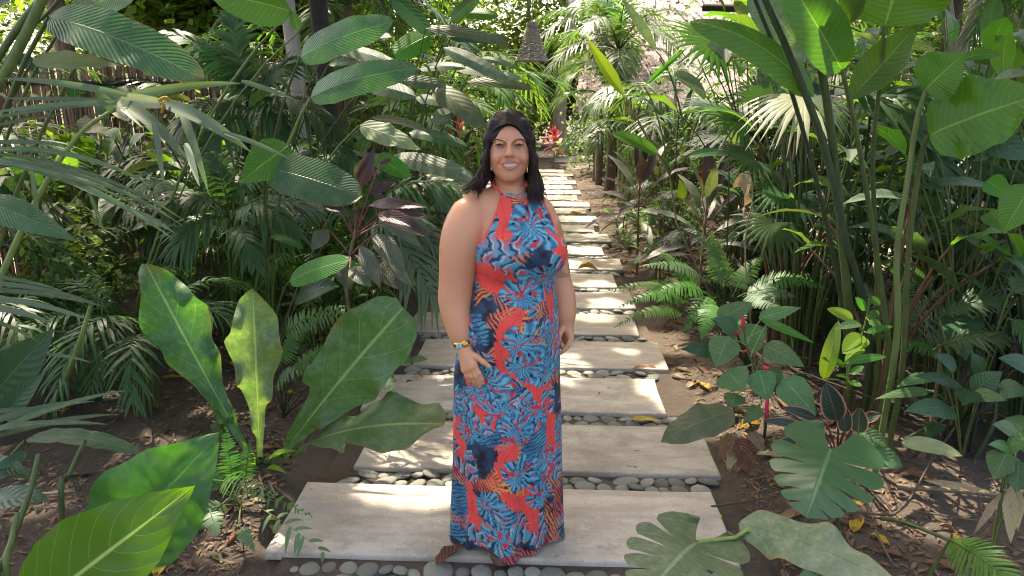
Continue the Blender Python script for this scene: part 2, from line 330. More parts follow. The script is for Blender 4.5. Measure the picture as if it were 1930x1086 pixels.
def leaf(b, t, width, n, nu=14, nv=7, **k):
    f = surf(b, t, width, n, **k); u, v = np.meshgrid(np.linspace(0, 1, nu)**1.0, np.linspace(-1, 1, nv), indexing='ij'); u = u.ravel(); v = v.ravel()
    return f(u, v), gridf(nu, nv), np.stack([u, v*.5+.5], 1)
def monstera(b, t, width, n, lobes=6, gap=.3, slope=.22, inner=.4, **k):
    f = surf(b, t, width, n, prof=[(0, .3), (.05, .72), (.15, .96), (.35, 1), (.6, .86), (.8, .6), (.93, .36), (1, .0)], **k); gs = []
    nq, nv = 7, 12; av = np.linspace(0, 1, nv)
    for sd in (-1, 1):
        for i in range(lobes):
            g = gap*np.clip((av-inner-.12*math.sin(i*2.3+sd))/(1-inner), 0, 1)**.6*(.75+.35*math.sin(i*1.7+sd*2))
            q0 = i+(g*.5 if i else 0); q1 = i+1-(g*.5 if i < lobes-1 else 0); tq = np.linspace(0, 1, nq)[:, None]
            q = q0+(q1-q0)*tq; x = q/lobes; u = x+slope*av*x*(1-x)*2.4-.05*av*(1-x)**4; cap = 1-.12*av**3*(np.abs(tq*2-1)**2.5)
            u = np.clip(u, 0, 1)
            u = np.broadcast_to(u, (nq, nv)).ravel(); v = (sd*np.broadcast_to(av*cap, (nq, nv))).ravel()
            F = gridf(nq, nv); gs.append((f(u, v), F if sd < 0 else F[:, ::-1], np.stack([np.broadcast_to(q/lobes, (nq, nv)).ravel(), v*.5+.5], 1)))
    return cat(*gs)
def frond(b, t, n, arch=.15, num=28, ll=.3, lw=.03, ang=55, droop=.35, lift=.1, pu=.18, kind='palm', jit=.12, rad=.006, tang=25, rng=None, droopr=0, ns=5):
    """pinnate frond: rachis tube and two rows of leaflets, one mesh"""
    rng = rng or NP; b = np.asarray(b, float); t = np.asarray(t, float); d = t-b; L = np.linalg.norm(d); dn = d/L; n = nrm(n-dn*np.dot(n, dn))
    c = (b+t)/2+n*arch*L*2; bz = lambda U: (1-U)**2*b+2*U*(1-U)*c+U*U*t-UP*droopr*L*U**3
    R = tube(bz(np.linspace(0, 1, 12)[:, None]), lerp(rad, rad*.25, 12), 4)
    u = np.repeat(np.linspace(pu, .985, num), 2); sd = np.tile([-1., 1.], num); u = np.clip(u+rng.normal(0, .25/num, 2*num), pu, .99); U = u[:, None]
    P = bz(U); T = nrm(bz(U+.01)-bz(U-.01)); s = nrm(np.cross(T, n)); N = np.cross(s, T); x = (u-pu)/(1-pu)
    ln = np.sin(np.pi*(.1+.84*x))**.7 if kind == 'palm' else np.clip(np.minimum(1, .45+x*4)*(1.02-x)**.75, .03, 1)
    ln = ln*ll*(1+rng.normal(0, jit, 2*num)); a = np.radians(ang+(tang-ang)*x+rng.normal(0, 60*jit, 2*num)); li = lift+rng.normal(0, jit, 2*num)
    D = nrm(np.cos(a)[:, None]*T+np.sin(a)[:, None]*s*sd[:, None]+N*li[:, None]); wd = nrm(np.cross(D, N)); dr = droop*(1+rng.normal(0, jit*2, 2*num))
    ts = np.linspace(0, 1, ns); wp = np.interp(ts, [0, .2, .5, .8, 1], [.45, 1, .9, .55, .02] if kind == 'palm' else [1, 1, .85, .6, .15]); VV = []; UU = []
    for j, q in enumerate(ts):
        C = P+D*(ln*q)[:, None]-UP*(dr*ln*q*q)[:, None]; h = wd*(lw*wp[j]*.5*(.6+.4*ln/ll))[:, None]
        VV += [C-h, C+h]; UU += [np.stack([np.full(2*num, q), np.zeros(2*num)], 1), np.stack([np.full(2*num, q), np.ones(2*num)], 1)]
    V = np.stack(VV, 1); UVs = np.stack(UU, 1); m = 2*ns; o = np.arange(2*num)[:, None]*m
    F = np.concatenate([o+A(2*j, 2*j+1, 2*j+3, 2*j+2).astype(int) for j in range(ns-1)])
    return cat(R, (V.reshape(-1, 3), F, UVs.reshape(-1, 2)))
def fan(hub, d, n, R, seg=22, spread=140, fuse=.5, droop=.3, fold=.25, rng=None, jit=.06, hubpull=.12):
    rng = rng or NP; d = nrm(np.asarray(d, float)); n = nrm(n-d*np.dot(n, d)); s = np.cross(d, n); ts = np.array([0, .12, .3, fuse, .65, .82, 1.]); gs = []
    half = math.radians(spread)/seg
    for i in range(seg):
        a = math.radians(spread)*((i+.5)/seg*2-1); D = d*math.cos(a)+s*math.sin(a); S = np.cross(D, n); l = R*(1-.22*abs(a)/math.pi+rng.normal(0, jit)); dr = droop*(1+rng.normal(0, .3))
        V = []
        for q in ts:
            hw = l*q*math.tan(half)*1.02 if q <= fuse else l*fuse*math.tan(half)*np.interp(q, [fuse, 1], [1, .04]); C = hub+D*l*q-UP*dr*l*max(0, q-.25)**2+n*hubpull*R*q*(1-q)
            V += [C-S*hw, C+n*hw*fold, C+S*hw]
        V = np.array(V); F = np.concatenate([[[3*j, 3*j+1, 3*j+4, 3*j+3], [3*j+1, 3*j+2, 3*j+5, 3*j+4]] for j in range(len(ts)-1)])
        gs.append((V, F, np.stack([np.repeat(ts, 3), np.tile([.2, .5, .8], len(ts))], 1)))
    return cat(*gs)
def crown(n, cen, rad, size, rng, cull=None, clumps=40, spread=.35, flat=.5):
    """n small leaves in clumps through an ellipsoid"""
    cen = np.asarray(cen, float); rad = np.asarray(rad, float); k = nrm(rng.normal(size=(clumps, 3)))*rng.random((clumps, 1))**.45
    P = cen+(k[rng.integers(0, clumps, n)]+rng.normal(0, spread, (n, 3))*.6)*rad
    if cull is not None: P = P[cull(P)]
    n = len(P); d = nrm(rng.normal(size=(n, 3))*A(1, 1, .5)-A(0, 0, .25)); nn = nrm(rng.normal(size=(n, 3))*flat+UP); s = nrm(np.cross(d, nn)); l = size*(.6+.8*rng.random((n, 1)))
    V = np.stack([P-d*l*.5, P+s*l*.27-d*l*.05, P+d*l*.5, P-s*l*.27-d*l*.05], 1).reshape(-1, 3)
    return V, np.arange(4*n).reshape(-1, 4), np.tile([[0, .5], [.5, 1], [1, .5], [.5, 0]], (n, 1)).astype(float)
def inframe(P, m=25):
    P = np.asarray(P)-CAMP; z = P[:, 1]*math.cos(TH)-P[:, 2]*math.sin(TH); y = P[:, 1]*math.sin(TH)+P[:, 2]*math.cos(TH)
    return (z > .1) & (np.abs(P[:, 0]/np.maximum(z, .01))*FPX < 965+m) & (y/np.maximum(z, .01)*FPX < 543+m) & (y/np.maximum(z, .01)*FPX > -543-m)

# ------------------------------------------------------------------ the ground
def gz(x, y):
    x = np.asarray(x, float); y = np.asarray(y, float); e = np.abs(x-.05-.02*y)-.92; m = np.clip(e/.35, 0, 1)
    h = -.06+m*(.035+.1*fbm(x*.9+5, y*.9, 3)-.03)+.012*m*(fbm(x*9, y*9, 8)-.5)+.008*(fbm(x*22, y*22, 9)-.5)
    return h+np.clip(np.abs(x)-2.2, 0, 3)*.02
gx = np.concatenate([lerp(-45, -5, 30)[:-1], lerp(-5, 5, 260), lerp(5, 45, 30)[1:]]); gy = np.concatenate([lerp(-20, 1, 12)[:-1], lerp(1, 8, 180), lerp(8, 20, 90)[1:], lerp(20, 90, 40)[1:]])
X, Y = np.meshgrid(gx, gy, indexing='ij')
tag(link('ground', mesh('ground', np.stack([X.ravel(), Y.ravel(), gz(X.ravel(), Y.ravel())], 1), gridf(len(gx), len(gy))[:, ::-1], M['soil'])), 'dark brown bare soil of the garden beds', kind='structure')
def gpt(px, py):
    p = onz(px, py, -.03); return A(p[0], p[1], float(gz(p[0], p[1])))
def G3(x, y): return A(x, y, float(gz(x, y)))

# ------------------------------------------------------------------ the stepping-slab path
path = tag(link('path', mesh('path_bed', *[(lambda V, F: (V, F))(np.array([[-.9, 1.9, -.027], [.95, 1.9, -.027], [1.25, 17.2, -.03], [-.5, 17.2, -.03]]), np.array([[0, 1, 2, 3]]))][0], M['soil'], smooth=False)), 'garden path of pale stone slabs with river pebbles between', kind='structure')
def slabgeo(L, D, Hh, rng):
    def ring(ins, z, jit): 
        xs = lerp(-L/2+ins, L/2-ins, 9); ys = lerp(-D/2+ins, D/2-ins, 4)[1:-1]
        P = [(x, -D/2+ins) for x in xs]+[(L/2-ins, y) for y in ys]+[(x, D/2-ins) for x in xs[::-1]]+[(-L/2+ins, y) for y in ys[::-1]]
        P = np.array(P); return np.concatenate([P, np.full((len(P), 1), z)], 1)+rj*jit
    k = 22; rj = np.concatenate([rng.normal(0, .0022, (k, 2)), np.zeros((k, 1))], 1)
    R = [ring(.004, -Hh, 1), ring(0, -.009, 1), ring(.004, -.002, 1.2), ring(.011, 0, .8)]; V = np.concatenate(R+[[[0, 0, .0]]])
    F = gridf(4, k, True); top = np.stack([3*k+np.arange(k), 3*k+(np.arange(k)+1) % k, np.full(k, 4*k)], 1)
    return V, [F, top], None
srng = np.random.default_rng(5); SL = []
edges = [(-.94, .87), (-.735, .975), (-.835, .86), (-.63, 1.01), (-.77, .935), (-.6, 1.02), (-.77, .955), (-.52, 1.11), (-.68, 1.0), (-.52, 1.152), (-.66, 1.045), (-.5, 1.16), (-.6, 1.07), (-.46, 1.188), (-.62, 1.057), (-.5, 1.168), (-.6, 1.083), (-.46, 1.2), (-.58, 1.09), (-.43, 1.248), (-.55, 1.12)]
for k, (x0, x1) in enumerate(edges):
    y0 = 2.43+.663*k; D = .525-.006*min(k, 8)+srng.normal(0, .006); cx = (x0+x1)/2; yc = y0+D/2+.004
    o = link('slab', mesh('slab', *slabgeo(x1-x0, D, .04, srng)[:2], M['slab'], smooth=False), path, (cx, yc, srng.normal(0, .0015))); o.rotation_euler = (0, 0, math.radians(-2.7+srng.normal(0, .35)))
    SL.append((cx, yc, x1-x0, D))
# pebbles: two or three rows in every gap
def pebgeo(seed):
    import bmesh
    bm = bmesh.new(); bmesh.ops.create_icosphere(bm, subdivisions=2, radius=1); r = np.random.default_rng(seed)
    V = np.array([v.co[:] for v in bm.verts]); F = np.array([[v.index for v in f.verts] for f in bm.faces]); bm.free()
    k = r.normal(size=(5, 3)); a = 1+.09*np.sin(V@k.T*1.6+r.random(5)*6).sum(1)/2
    return V*a[:, None]*A(1, .8, .62), F
PEB = []
for s in range(8):
    V, F = pebgeo(s); PEB.append(mesh('pebble', V, F, M['stone']))
npeb = 0; rest = []
for k in range(-1, 20):
    if k < 0: ya, yb, xa, xb, sk = 1.98, 2.43, -.86, .8, SL[0][1]
    else:
        ya = SL[k][1]+SL[k][3]/2; yb = SL[k+1][1]-SL[k+1][3]/2; xa = (edges[k][0]+edges[k+1][0])/2+.02; xb = (edges[k][1]+edges[k+1][1])/2-.04
    rows = 4 if k < 0 else 2; dy = (yb-ya)/rows; yc = (ya+yb)/2
    for r_ in range(rows):
        x = xa+srng.random()*.05
        while x < xb:
            rx = .026+.036*srng.random()**1.3; x += rx
            p = A(x, ya+dy*(r_+.5)-(x-(xa+xb)/2)*.047+srng.normal(0, .006), -.026+srng.normal(0, .005)); sc = A(rx*1.02, min(dy*.58, rx*1.05)*(1+.15*srng.random()), min(rx*.5, .018)); x += rx*.92
            if srng.random() < .04: continue
            if npeb < 290:
                o = link('pebble', PEB[srng.integers(8)], path, p); o.scale = tuple(sc*A(1, 1.15, 1.2)); o.rotation_euler = (srng.normal(0, .15), srng.normal(0, .15), srng.normal(0, .3)+(math.pi if srng.random() < .5 else 0)); npeb += 1
            else: rest.append((p, sc))
pv, pf = pebgeo(3)
tag(link('pebble_bed', mesh('pebble_bed', np.concatenate([pv*s*A(1, 1.15, 1.2)+p for p, s in rest]), np.concatenate([pf+i*len(pv) for i in range(len(rest))]), M['stone']), path), kind='stuff')
# side paths, and sunlit ground patches put in as paler colour, seen through stems
for nm_, P, lb in (('sunlit_clearing', [(2.3, 6.6), (9, 6.2), (10, 9.5), (2.6, 8.9)], 'sunlit ground, drawn as a paler patch, behind the right bed'), ('sunlit_strip', [(-6.5, 6.3), (-1.7, 6.2), (-1.9, 7.4), (-6.5, 7.6)], 'sunlit ground, drawn as a paler strip, behind the left thicket'), ('paved_end', [(-3, 16.6), (3.4, 16.6), (4, 22), (-3, 22)], 'pale ground at the far end of the path'), ('side_path', [(1.2, 9.6), (4.2, 9.9), (4.2, 11.2), (1.25, 11.)], 'pale side path leaving the slabs')):
    P = np.array(P, float); n = 30; a, b = np.meshgrid(lerp(0, 1, n), lerp(0, 1, n), indexing='ij'); a = a.ravel()[:, None]; b = b.ravel()[:, None]
    q = (P[0]*(1-a)+P[1]*a)*(1-b)+(P[3]*(1-a)+P[2]*a)*b; ed = np.minimum(np.minimum(a, 1-a), np.minimum(b, 1-b))[:, 0]
    z = gz(q[:, 0], q[:, 1])+.03*np.clip(ed/.2, 0, .5)-.012+.05*(fbm(q[:, 0]*2, q[:, 1]*2, 4)-.5)
    tag(link(nm_, mesh(nm_, np.concatenate([q, z[:, None]], 1), gridf(n, n)[:, ::-1], M['paleground'])), lb, kind='structure')

# ------------------------------------------------------------------ bamboo fence on the left, thatched roof on the right
fence = thing('reed_fence', 'brown upright reed fence behind the plants on the left', 'fence', (-4.4, 6.6, 0))
rg = np.random.default_rng(21); FA, FB = A(-6.2, 5.6, 0), A(-1.35, 8.2, 0); fd = nrm(FB-FA); fl = np.linalg.norm(FB-FA); nr = 300
for i in range(0):
    pass
reeds = [tube(np.array([FA+fd*(fl*(i+.5)/nr)+A(0, rg.normal(0, .006), -.1), FA+fd*(fl*(i+.5)/nr+rg.normal(0, .01))+A(0, rg.normal(0, .012), 1.95+rg.normal(0, .05))]), .0118+rg.random()*.002, 5) for i in range(nr)]
REEDM = [plain('fence_reed_%s' % n_, c, c2, 6, .7, .4, hv=.3, stretch=(7, 7, .5)) for n_, c, c2 in (('brown', (.3, .165, .1), (.2, .11, .07)), ('pale', (.38, .23, .15), (.25, .15, .1)), ('dark', (.2, .11, .07), (.12, .07, .045)))]
for i, g in enumerate(reeds): part('reed', g, REEDM[int(rg.integers(3))], fence)
for z in (.35, 1.05, 1.75): part('rail', tube(np.array([FA+A(.02, -.03, z), (FA+FB)/2+A(.02, -.035, z+.01), FB+A(.02, -.03, z)]), .018, 6), M['wood'], fence)
roof = thing('thatched_roof', 'pale pinkish thatched hut roof seen beyond the right palms', 'hut', (4.6, 15.5, 0))
def thatch():
    r = np.random.default_rng(4); gs = []
    for row in range(16):
        a = row/15.; y = 13.4+a*4.0; z = 1.55+a*2.3; x0, x1 = 1.1+a*.9, 9.2-a*.8; n = int((x1-x0)/.05)
        for i in range(n):
            x = x0+(i+r.random())*.05; l = .5+.2*r.random(); d = nrm(A(r.normal(0, .08), -.87+r.normal(0, .05), -.5+r.normal(0, .05))); p = A(x, y, z+.06+r.normal(0, .015)); s = A(.032+.02*r.random(), 0, 0)
            gs.append((np.array([p-s, p+s, p+d*l+s*.6, p+d*l-s*.6]), np.array([[0, 1, 2, 3]]), None))
    return cat(*gs)
part('thatch', thatch(), M['roof'], roof, smooth=False)
part('roof_deck', (np.array([[1.1, 13.3, 1.4], [9.2, 13.3, 1.4], [8.4, 17.5, 3.8], [2, 17.5, 3.8], [1.1, 13.3, 1.3], [9.2, 13.3, 1.3], [8.4, 17.5, 3.7], [2, 17.5, 3.7]]), np.array([[0, 1, 2, 3], [4, 7, 6, 5], [0, 4, 5, 1], [2, 6, 7, 3], [1, 5, 6, 2], [0, 3, 7, 4]]), None), M['roof'], roof, smooth=False)
for x, y in ((1.6, 13.7), (4.2, 13.7), (6.8, 13.7), (8.8, 13.7)): part('post', tube(np.array([A(x, y, -.1), A(x, y, 1.5)]), .07, 8), M['bark'], roof)
bm_ = thing('wooden_beam', 'dark horizontal wooden beam high behind the right palms', 'beam', at(1330, 15, 9))
part('beam', tube(np.array([at(1325, 14, 9), at(1475, 18, 8.6)]), .045, 8), M['wood'], bm_); part('post', tube(np.array([at(1475, 10, 8.6), A(*at(1475, 10, 8.6)[:2], -.1)]), .05, 8), M['wood'], bm_)

# ------------------------------------------------------------------ plants: helpers
def plant(name, label, ct, g, group=None): return thing(name, label, ct, g, group)
def petiole(root, B, r=.005, mat='stem', bow=.65, frm=None, n=9, end=None, name='stem'):
    g = A(*root.location) if frm is None else frm
    c = A(g[0]*.55+B[0]*.45, g[1]*.55+B[1]*.45, g[2]+(B[2]-g[2])*bow) if end is None else end
    return part(name, tube(bez(g, c, B, n), lerp(r*1.35, r*.8, n), 6), M[mat], root)
def L(root, b, t, w, mat, face=.6, roll=0., stem='stem', sr=.005, bow=.75, frm=None, lab=None, mons=None, nu=14, nv=7, **k):
    B = at(*b); T = at(*t); m = (B+T)/2; tc = nrm(CAMP-m); n = (1-face)*UP+face*tc; sd = nrm(np.cross(nrm(T-B), tc)); n = n+roll*sd
    wd = w*pxm(m); o = part('leaf', monstera(B, T, wd, n, **(mons or {}), **k) if mons is not None else leaf(B, T, wd, n, nu, nv, **k), M[mat], root, label=lab)
    if stem: petiole(root, B, sr, stem, bow, frm)
    return o
def Fr(root, b, t, mat, ll, lw, face=.4, stem=None, sr=.005, frm=None, **k):
    B = at(*b); T = at(*t); m = (B+T)/2; n = (1-face)*UP+face*nrm(CAMP-m); s = pxm(m)
    o = part('frond', frond(B, T, n, ll=ll*s, lw=lw*s, **k), M[mat], root)
    if stem: petiole(root, B, sr, stem, frm=frm)
    return o
def rv(*s): return RN.uniform(*s)

# ---- prototypes for the thicket: built once at the origin, then copied
def areca(name, label, ct, nf, h, fl, mat, stem, seed, ll=.34, lw=.03, canes=5, lean=.5, loc=(0, 0, 0), group=None, rr=.012, num=30):
    r = random.Random(seed); q = np.random.default_rng(seed); root = thing(name, label, ct, loc, group); o = A(*loc)
    for i in range(nf):
        a = i*2.39996+r.uniform(-.4, .4); e = A(math.cos(a), math.sin(a), 0); hb = h*r.uniform(.45, .75); l = fl*r.uniform(.75, 1.15); up = r.uniform(.15, .75)
        g = o+A(math.cos(a*1.7)*.12, math.sin(a*1.7)*.12, -.02); B = g+e*lean*h*.22+UP*hb; T = B+e*l*(1-.45*up)+UP*l*(up-.32)
        part('frond', frond(B, T, UP+e*.1, arch=.16+.08*r.random(), num=num, ll=ll*r.uniform(.8, 1.15), lw=lw, ang=58, droop=.45, lift=.15, pu=.1, rng=q, rad=rr*.6, droopr=.18), M[mat], root)
        part('cane', tube(bez(g, g+UP*hb*.6, B, 7), lerp(rr*1.3, rr*.7, 7), 6), M[stem], root)
    return root
def broad(name, label, ct, nl, h, ll, lw, mat, stem, seed, prof='cala', loc=(0, 0, 0), group=None, mats=None, up=(.1, .9), sr=.007, pleat=.03):
    r = random.Random(seed); root = thing(name, label, ct, loc, group); o = A(*loc)
    for i in range(nl):
        a = i*2.39996+r.uniform(-.5, .5); e = A(math.cos(a), math.sin(a), 0); hb = h*r.uniform(.5, 1.); l = ll*r.uniform(.7, 1.15); u_ = r.uniform(*up)
        g = o+e*.06; B = g+e*h*r.uniform(.1, .3)+UP*hb; T = B+e*l*math.cos(u_)+UP*l*(math.sin(u_)-.35)
        part('leaf', leaf(B, T, lw*r.uniform(.75, 1.15), UP+e*.2+A(r.uniform(-.4, .4), r.uniform(-.4, .4), 0), 14, 7, arch=.1+.1*r.random(), fold=r.uniform(.05, .35), prof=prof, wave=r.uniform(.05, .2), wn=3, pleat=0, ph=r.random()*6), M[(mats or [mat])[i % len(mats or [mat])]], root)
        part('stem', tube(bez(g, g+UP*hb*.65, B, 7), lerp(sr*1.4, sr*.8, 7), 5), M[stem], root)
    return root
def cordy(name, label, ct, nl, h, ll, lw, mats, seed, loc=(0, 0, 0), group=None, petm='stempink'):
    r = random.Random(seed); root = thing(name, label, ct, loc, group); o = A(*loc); top = o+A(r.uniform(-.03, .03), r.uniform(-.03, .03), h)
    part('stalk', tube(bez(o-UP*.03, o+UP*h*.5+A(r.uniform(-.04, .04), 0, 0), top, 8), lerp(.012, .008, 8), 6), M['stemtan'], root)
    for i in range(nl):
        f = i/(nl-1); a = i*2.39996; el = .1+1.25*f**1.3-.45*(1-f); e = A(math.cos(a)*math.cos(el), math.sin(a)*math.cos(el), math.sin(el)); s = top-UP*h*.45*(1-f)
        pl = ll*.3; B = s+nrm(e+UP*.5)*pl; l = ll*r.uniform(.75, 1.1); T = B+nrm(e-UP*.25*(1-f))*l
        part('petiole', tube(np.array([s, (s+B)/2+UP*.008, B]), .0035, 4), M[petm], root)
        part('leaf', leaf(B, T, lw*r.uniform(.8, 1.1), UP+e*.1+A(0, -.2, 0), 12, 5, arch=.09, fold=.35, prof='lance', wave=.12, wn=3, ph=i), M[mats[i % len(mats)]], root)
    return root
def fernp(name, label, ct, nf, fl, mat, seed, loc=(0, 0, 0), group=None, pl=.075, up=(.3, 1.1), num=30, rz=None):
    r = random.Random(seed); q = np.random.default_rng(seed); root = thing(name, label, ct, loc, group); o = A(*loc)
    for i in range(nf):
        a = i*2.39996+r.uniform(-.3, .3); u_ = r.uniform(*up); e = A(math.cos(a), math.sin(a), 0); l = fl*r.uniform(.65, 1.1); T = o+e*l*math.cos(u_)+UP*l*(math.sin(u_)*.85)
        part('frond', frond(o+e*.02, T, UP-e*.2, arch=.14+.08*r.random(), num=num, ll=pl*r.uniform(.8, 1.1), lw=pl*.25, ang=82, tang=62, droop=.12, lift=.05, pu=.12, kind='fern', jit=.05, rad=.0035, rng=q, droopr=.2, ns=4), M[mat], root)
    return root
def fanp(name, label, ct, nl, h, R, mat, stem, seed, loc=(0, 0, 0), group=None, seg=20, spread=135):
    r = random.Random(seed); q = np.random.default_rng(seed); root = thing(name, label, ct, loc, group); o = A(*loc)
    for i in range(nl):
        a = i*2.39996; e = A(math.cos(a), math.sin(a), 0); hb = h*r.uniform(.5, 1.1); B = o+e*h*.3*r.uniform(.5, 1.3)+UP*hb; d = nrm(e+UP*r.uniform(-.2, .7))
        part('leaf', fan(B, d, UP-e*.3, R*r.uniform(.8, 1.1), seg, spread, droop=.25, rng=q), M[mat], root)
        part('stem', tube(bez(o, o+UP*hb*.6, B, 7), lerp(.009, .006, 7), 5), M[stem], root)
    return root

# ------------------------------------------------------------------ hand-set plants, near left
p = plant('birds_nest_plant', 'big rosette plant with wavy upright paddle leaves beside the slabs, left of the woman', 'plant', gpt(492, 878))
SP1 = [(0, .1), (.12, .14), (.3, .32), (.45, .6), (.58, .86), (.72, 1), (.83, .82), (.92, .5), (.97, .3), (1, .08)]
SP3 = [(0, .1), (.12, .13), (.3, .34), (.45, .62), (.6, .92), (.75, 1), (.88, .88), (.96, .66), (1, .3)]
N_ = dict(prof=SP1, wave=.5, wn=3.6, fold=.12, nu=44, nv=13)
L(p, (466, 850, 3.12), (275, 498, 3.2), 116, 'nest', .85, stem=None, arch=-.06, pleat=.02, pn=7, ph=1, **N_)
L(p, (490, 862, 3.08), (476, 544, 3.05), 98, 'nestgrey', .85, stem=None, arch=.02, ph=2.6, pleat=.02, pn=7, lab='dull dusty upright leaf', **N_)
L(p, (532, 858, 3.05), (760, 580, 2.8), 146, 'nest', .8, stem=None, arch=.05, pleat=.03, pn=7, ph=4.4, **{**N_, 'wave': .32, 'wn': 3, 'prof': SP3})
L(p, (548, 862, 3.04), (838, 800, 2.62), 112, 'nest', .55, stem=None, arch=.1, ph=.4, pleat=.02, pn=7, **{**N_, 'wave': .45, 'wn': 3, 'prof': SP3})
for x0, y0, Y0 in ((466, 850, 3.12), (490, 862, 3.08), (532, 858, 3.05), (548, 862, 3.04)):
    part('stem', tube(np.array([A(*p.location)-UP*.03, A(*p.location)*.5+at(x0, y0, Y0)*.5, at(x0, y0, Y0)]), lerp(.014, .011, 3), 6), M['stemlime'], p)
for b, t, w_ in (((505, 868, 3.05), (560, 850, 2.95), 16), ((480, 880, 3.02), (455, 830, 3.0), 14), ((500, 885, 3.0), (540, 893, 2.85), 14)): L(p, b, t, w_, 'lime', .5, stem=None, prof='lance', arch=.1)
p = plant('seedling', 'small pale seedling with ragged lobed leaves left of the rosette plant', 'plant', gpt(432, 845))
for b, t, w_ in (((428, 820, 3.2), (402, 742, 3.2), 22), ((430, 822, 3.2), (397, 800, 3.15), 26), ((430, 815, 3.18), (436, 780, 3.15), 20)): L(p, b, t, w_, 'heart', .8, prof='oval', wave=.6, wn=3, sr=.003)
p = plant('spade_leaf_plant', 'bright green pair of large spade leaves in the bottom left foreground', 'plant', A(-1.25, 1.55, -.05))
L(p, (60, 1150, 1.62), (367, 915, 1.72), 196, 'spade', 1., sr=.009, stem='stemlime', prof='spade', arch=.03, fold=.1, wave=.1, wn=2.3, nu=30, nv=11, lab='yellow green front spade leaf')
L(p, (200, 1045, 1.86), (414, 815, 2.0), 205, 'spadedark', .95, sr=.009, stem='stemlime', prof='spade', arch=.03, fold=.12, wave=.14, wn=2.5, nu=30, nv=11, ph=2, lab='darker spade leaf behind')
p = plant('arrow_leaf_plant', 'dull dark plant with an arrow shaped leaf at the left edge below the blades', 'plant', A(-1.95, 2.25, -.03))
L(p, (-12, 745, 2.25), (102, 620, 2.3), 84, 'dark', .8, prof='spade', lobe=.25, arch=.05, sr=.006, fold=.15)
L(p, (5, 790, 2.2), (86, 702, 2.2), 46, 'dark', .7, prof='spade', arch=.05, sr=.005)
L(p, (48, 830, 2.2), (266, 856, 2.15), 40, 'cala', .35, prof='cala', arch=.1, wave=.15, wn=5, sr=.006, lab='dusty horizontal leaf')
L(p, (-30, 955, 2.0), (92, 942, 1.95), 56, 'dark', .5, prof='oval', arch=.1, sr=.006)
L(p, (-10, 905, 2.0), (52, 850, 2.1), 30, 'dark', .6, prof='oval', arch=.1)
L(p, (-25, 870, 2.1), (60, 905, 2.0), 34, 'dark', .5, prof='oval', arch=.1)
p = plant('thick_stalk_plant', 'thick green leaf stalks rising at the bottom left edge', 'plant', A(-1.36, 1.75, -.05))
for P_, r_ in ((((73, 856, 2.0), (55, 930, 1.93), (15, 1040, 1.85), (-15, 1120, 1.75)), .0105), (((34, 965, 1.9), (22, 1020, 1.86), (10, 1090, 1.8)), .011), (((160, 830, 2.1), (128, 900, 2.05), (115, 935, 2.0)), .009)):
    q_ = at(*P_[-1]); part('stalk', tube(catmull([at(*q) for q in P_]+[A(q_[0]-.03, q_[1]-.05, -.05)], 14), lerp(r_*.7, r_*1.1, 14), 8), M['stem'], p)
p = plant('cut_stalk', 'single pale green stalk leaning up from the soil on the left', 'plant', gpt(104, 768))
part('stalk', tube(catmull([gpt(104, 768), at(135, 690, 2.95), at(172, 575, 2.9)], 10), lerp(.015, .008, 10), 8), M['stemlime'], p)
p = plant('blade_plant', 'plant with long pale strap blades reaching in from the left edge', 'plant', A(-2.1, 2.2, -.02))
for b, t, w_, m_ in (((-40, 548, 2.2), (202, 572, 2.3), 11, 'strip'), ((-40, 532, 2.2), (182, 566, 2.35), 10, 'palmgrey'), ((-40, 560, 2.15), (178, 599, 2.2), 13, 'palmgrey'), ((-40, 578, 2.1), (98, 604, 2.1), 15, 'palmgrey'), ((-40, 520, 2.3), (120, 545, 2.4), 9, 'strip'), ((-30, 822, 2.0), (240, 727, 2.3), 12, 'strip'), ((-30, 830, 2.0), (226, 773, 2.2), 12, 'strip'), ((-30, 800, 2.05), (180, 750, 2.3), 14, 'palmgrey'), ((78, 668, 2.3), (174, 681, 2.3), 7, 'palmgrey'), ((-30, 812, 2.), (205, 793, 2.1), 13, 'strip'), ((-30, 780, 2.1), (120, 770, 2.2), 11, 'strip'), ((-30, 600, 2.1), (70, 640, 2.2), 9, 'strip')):
    L(p, b, t, w_, m_, .6, stem=None, prof='strip', arch=.06, fold=.25, nv=3, nu=12, tipdrop=.04)
part('leaf_base', tube(np.array([A(*p.location), at(-60, 700, 2.2), at(-60, 540, 2.2)]), .012, 6), M['stem'], p)

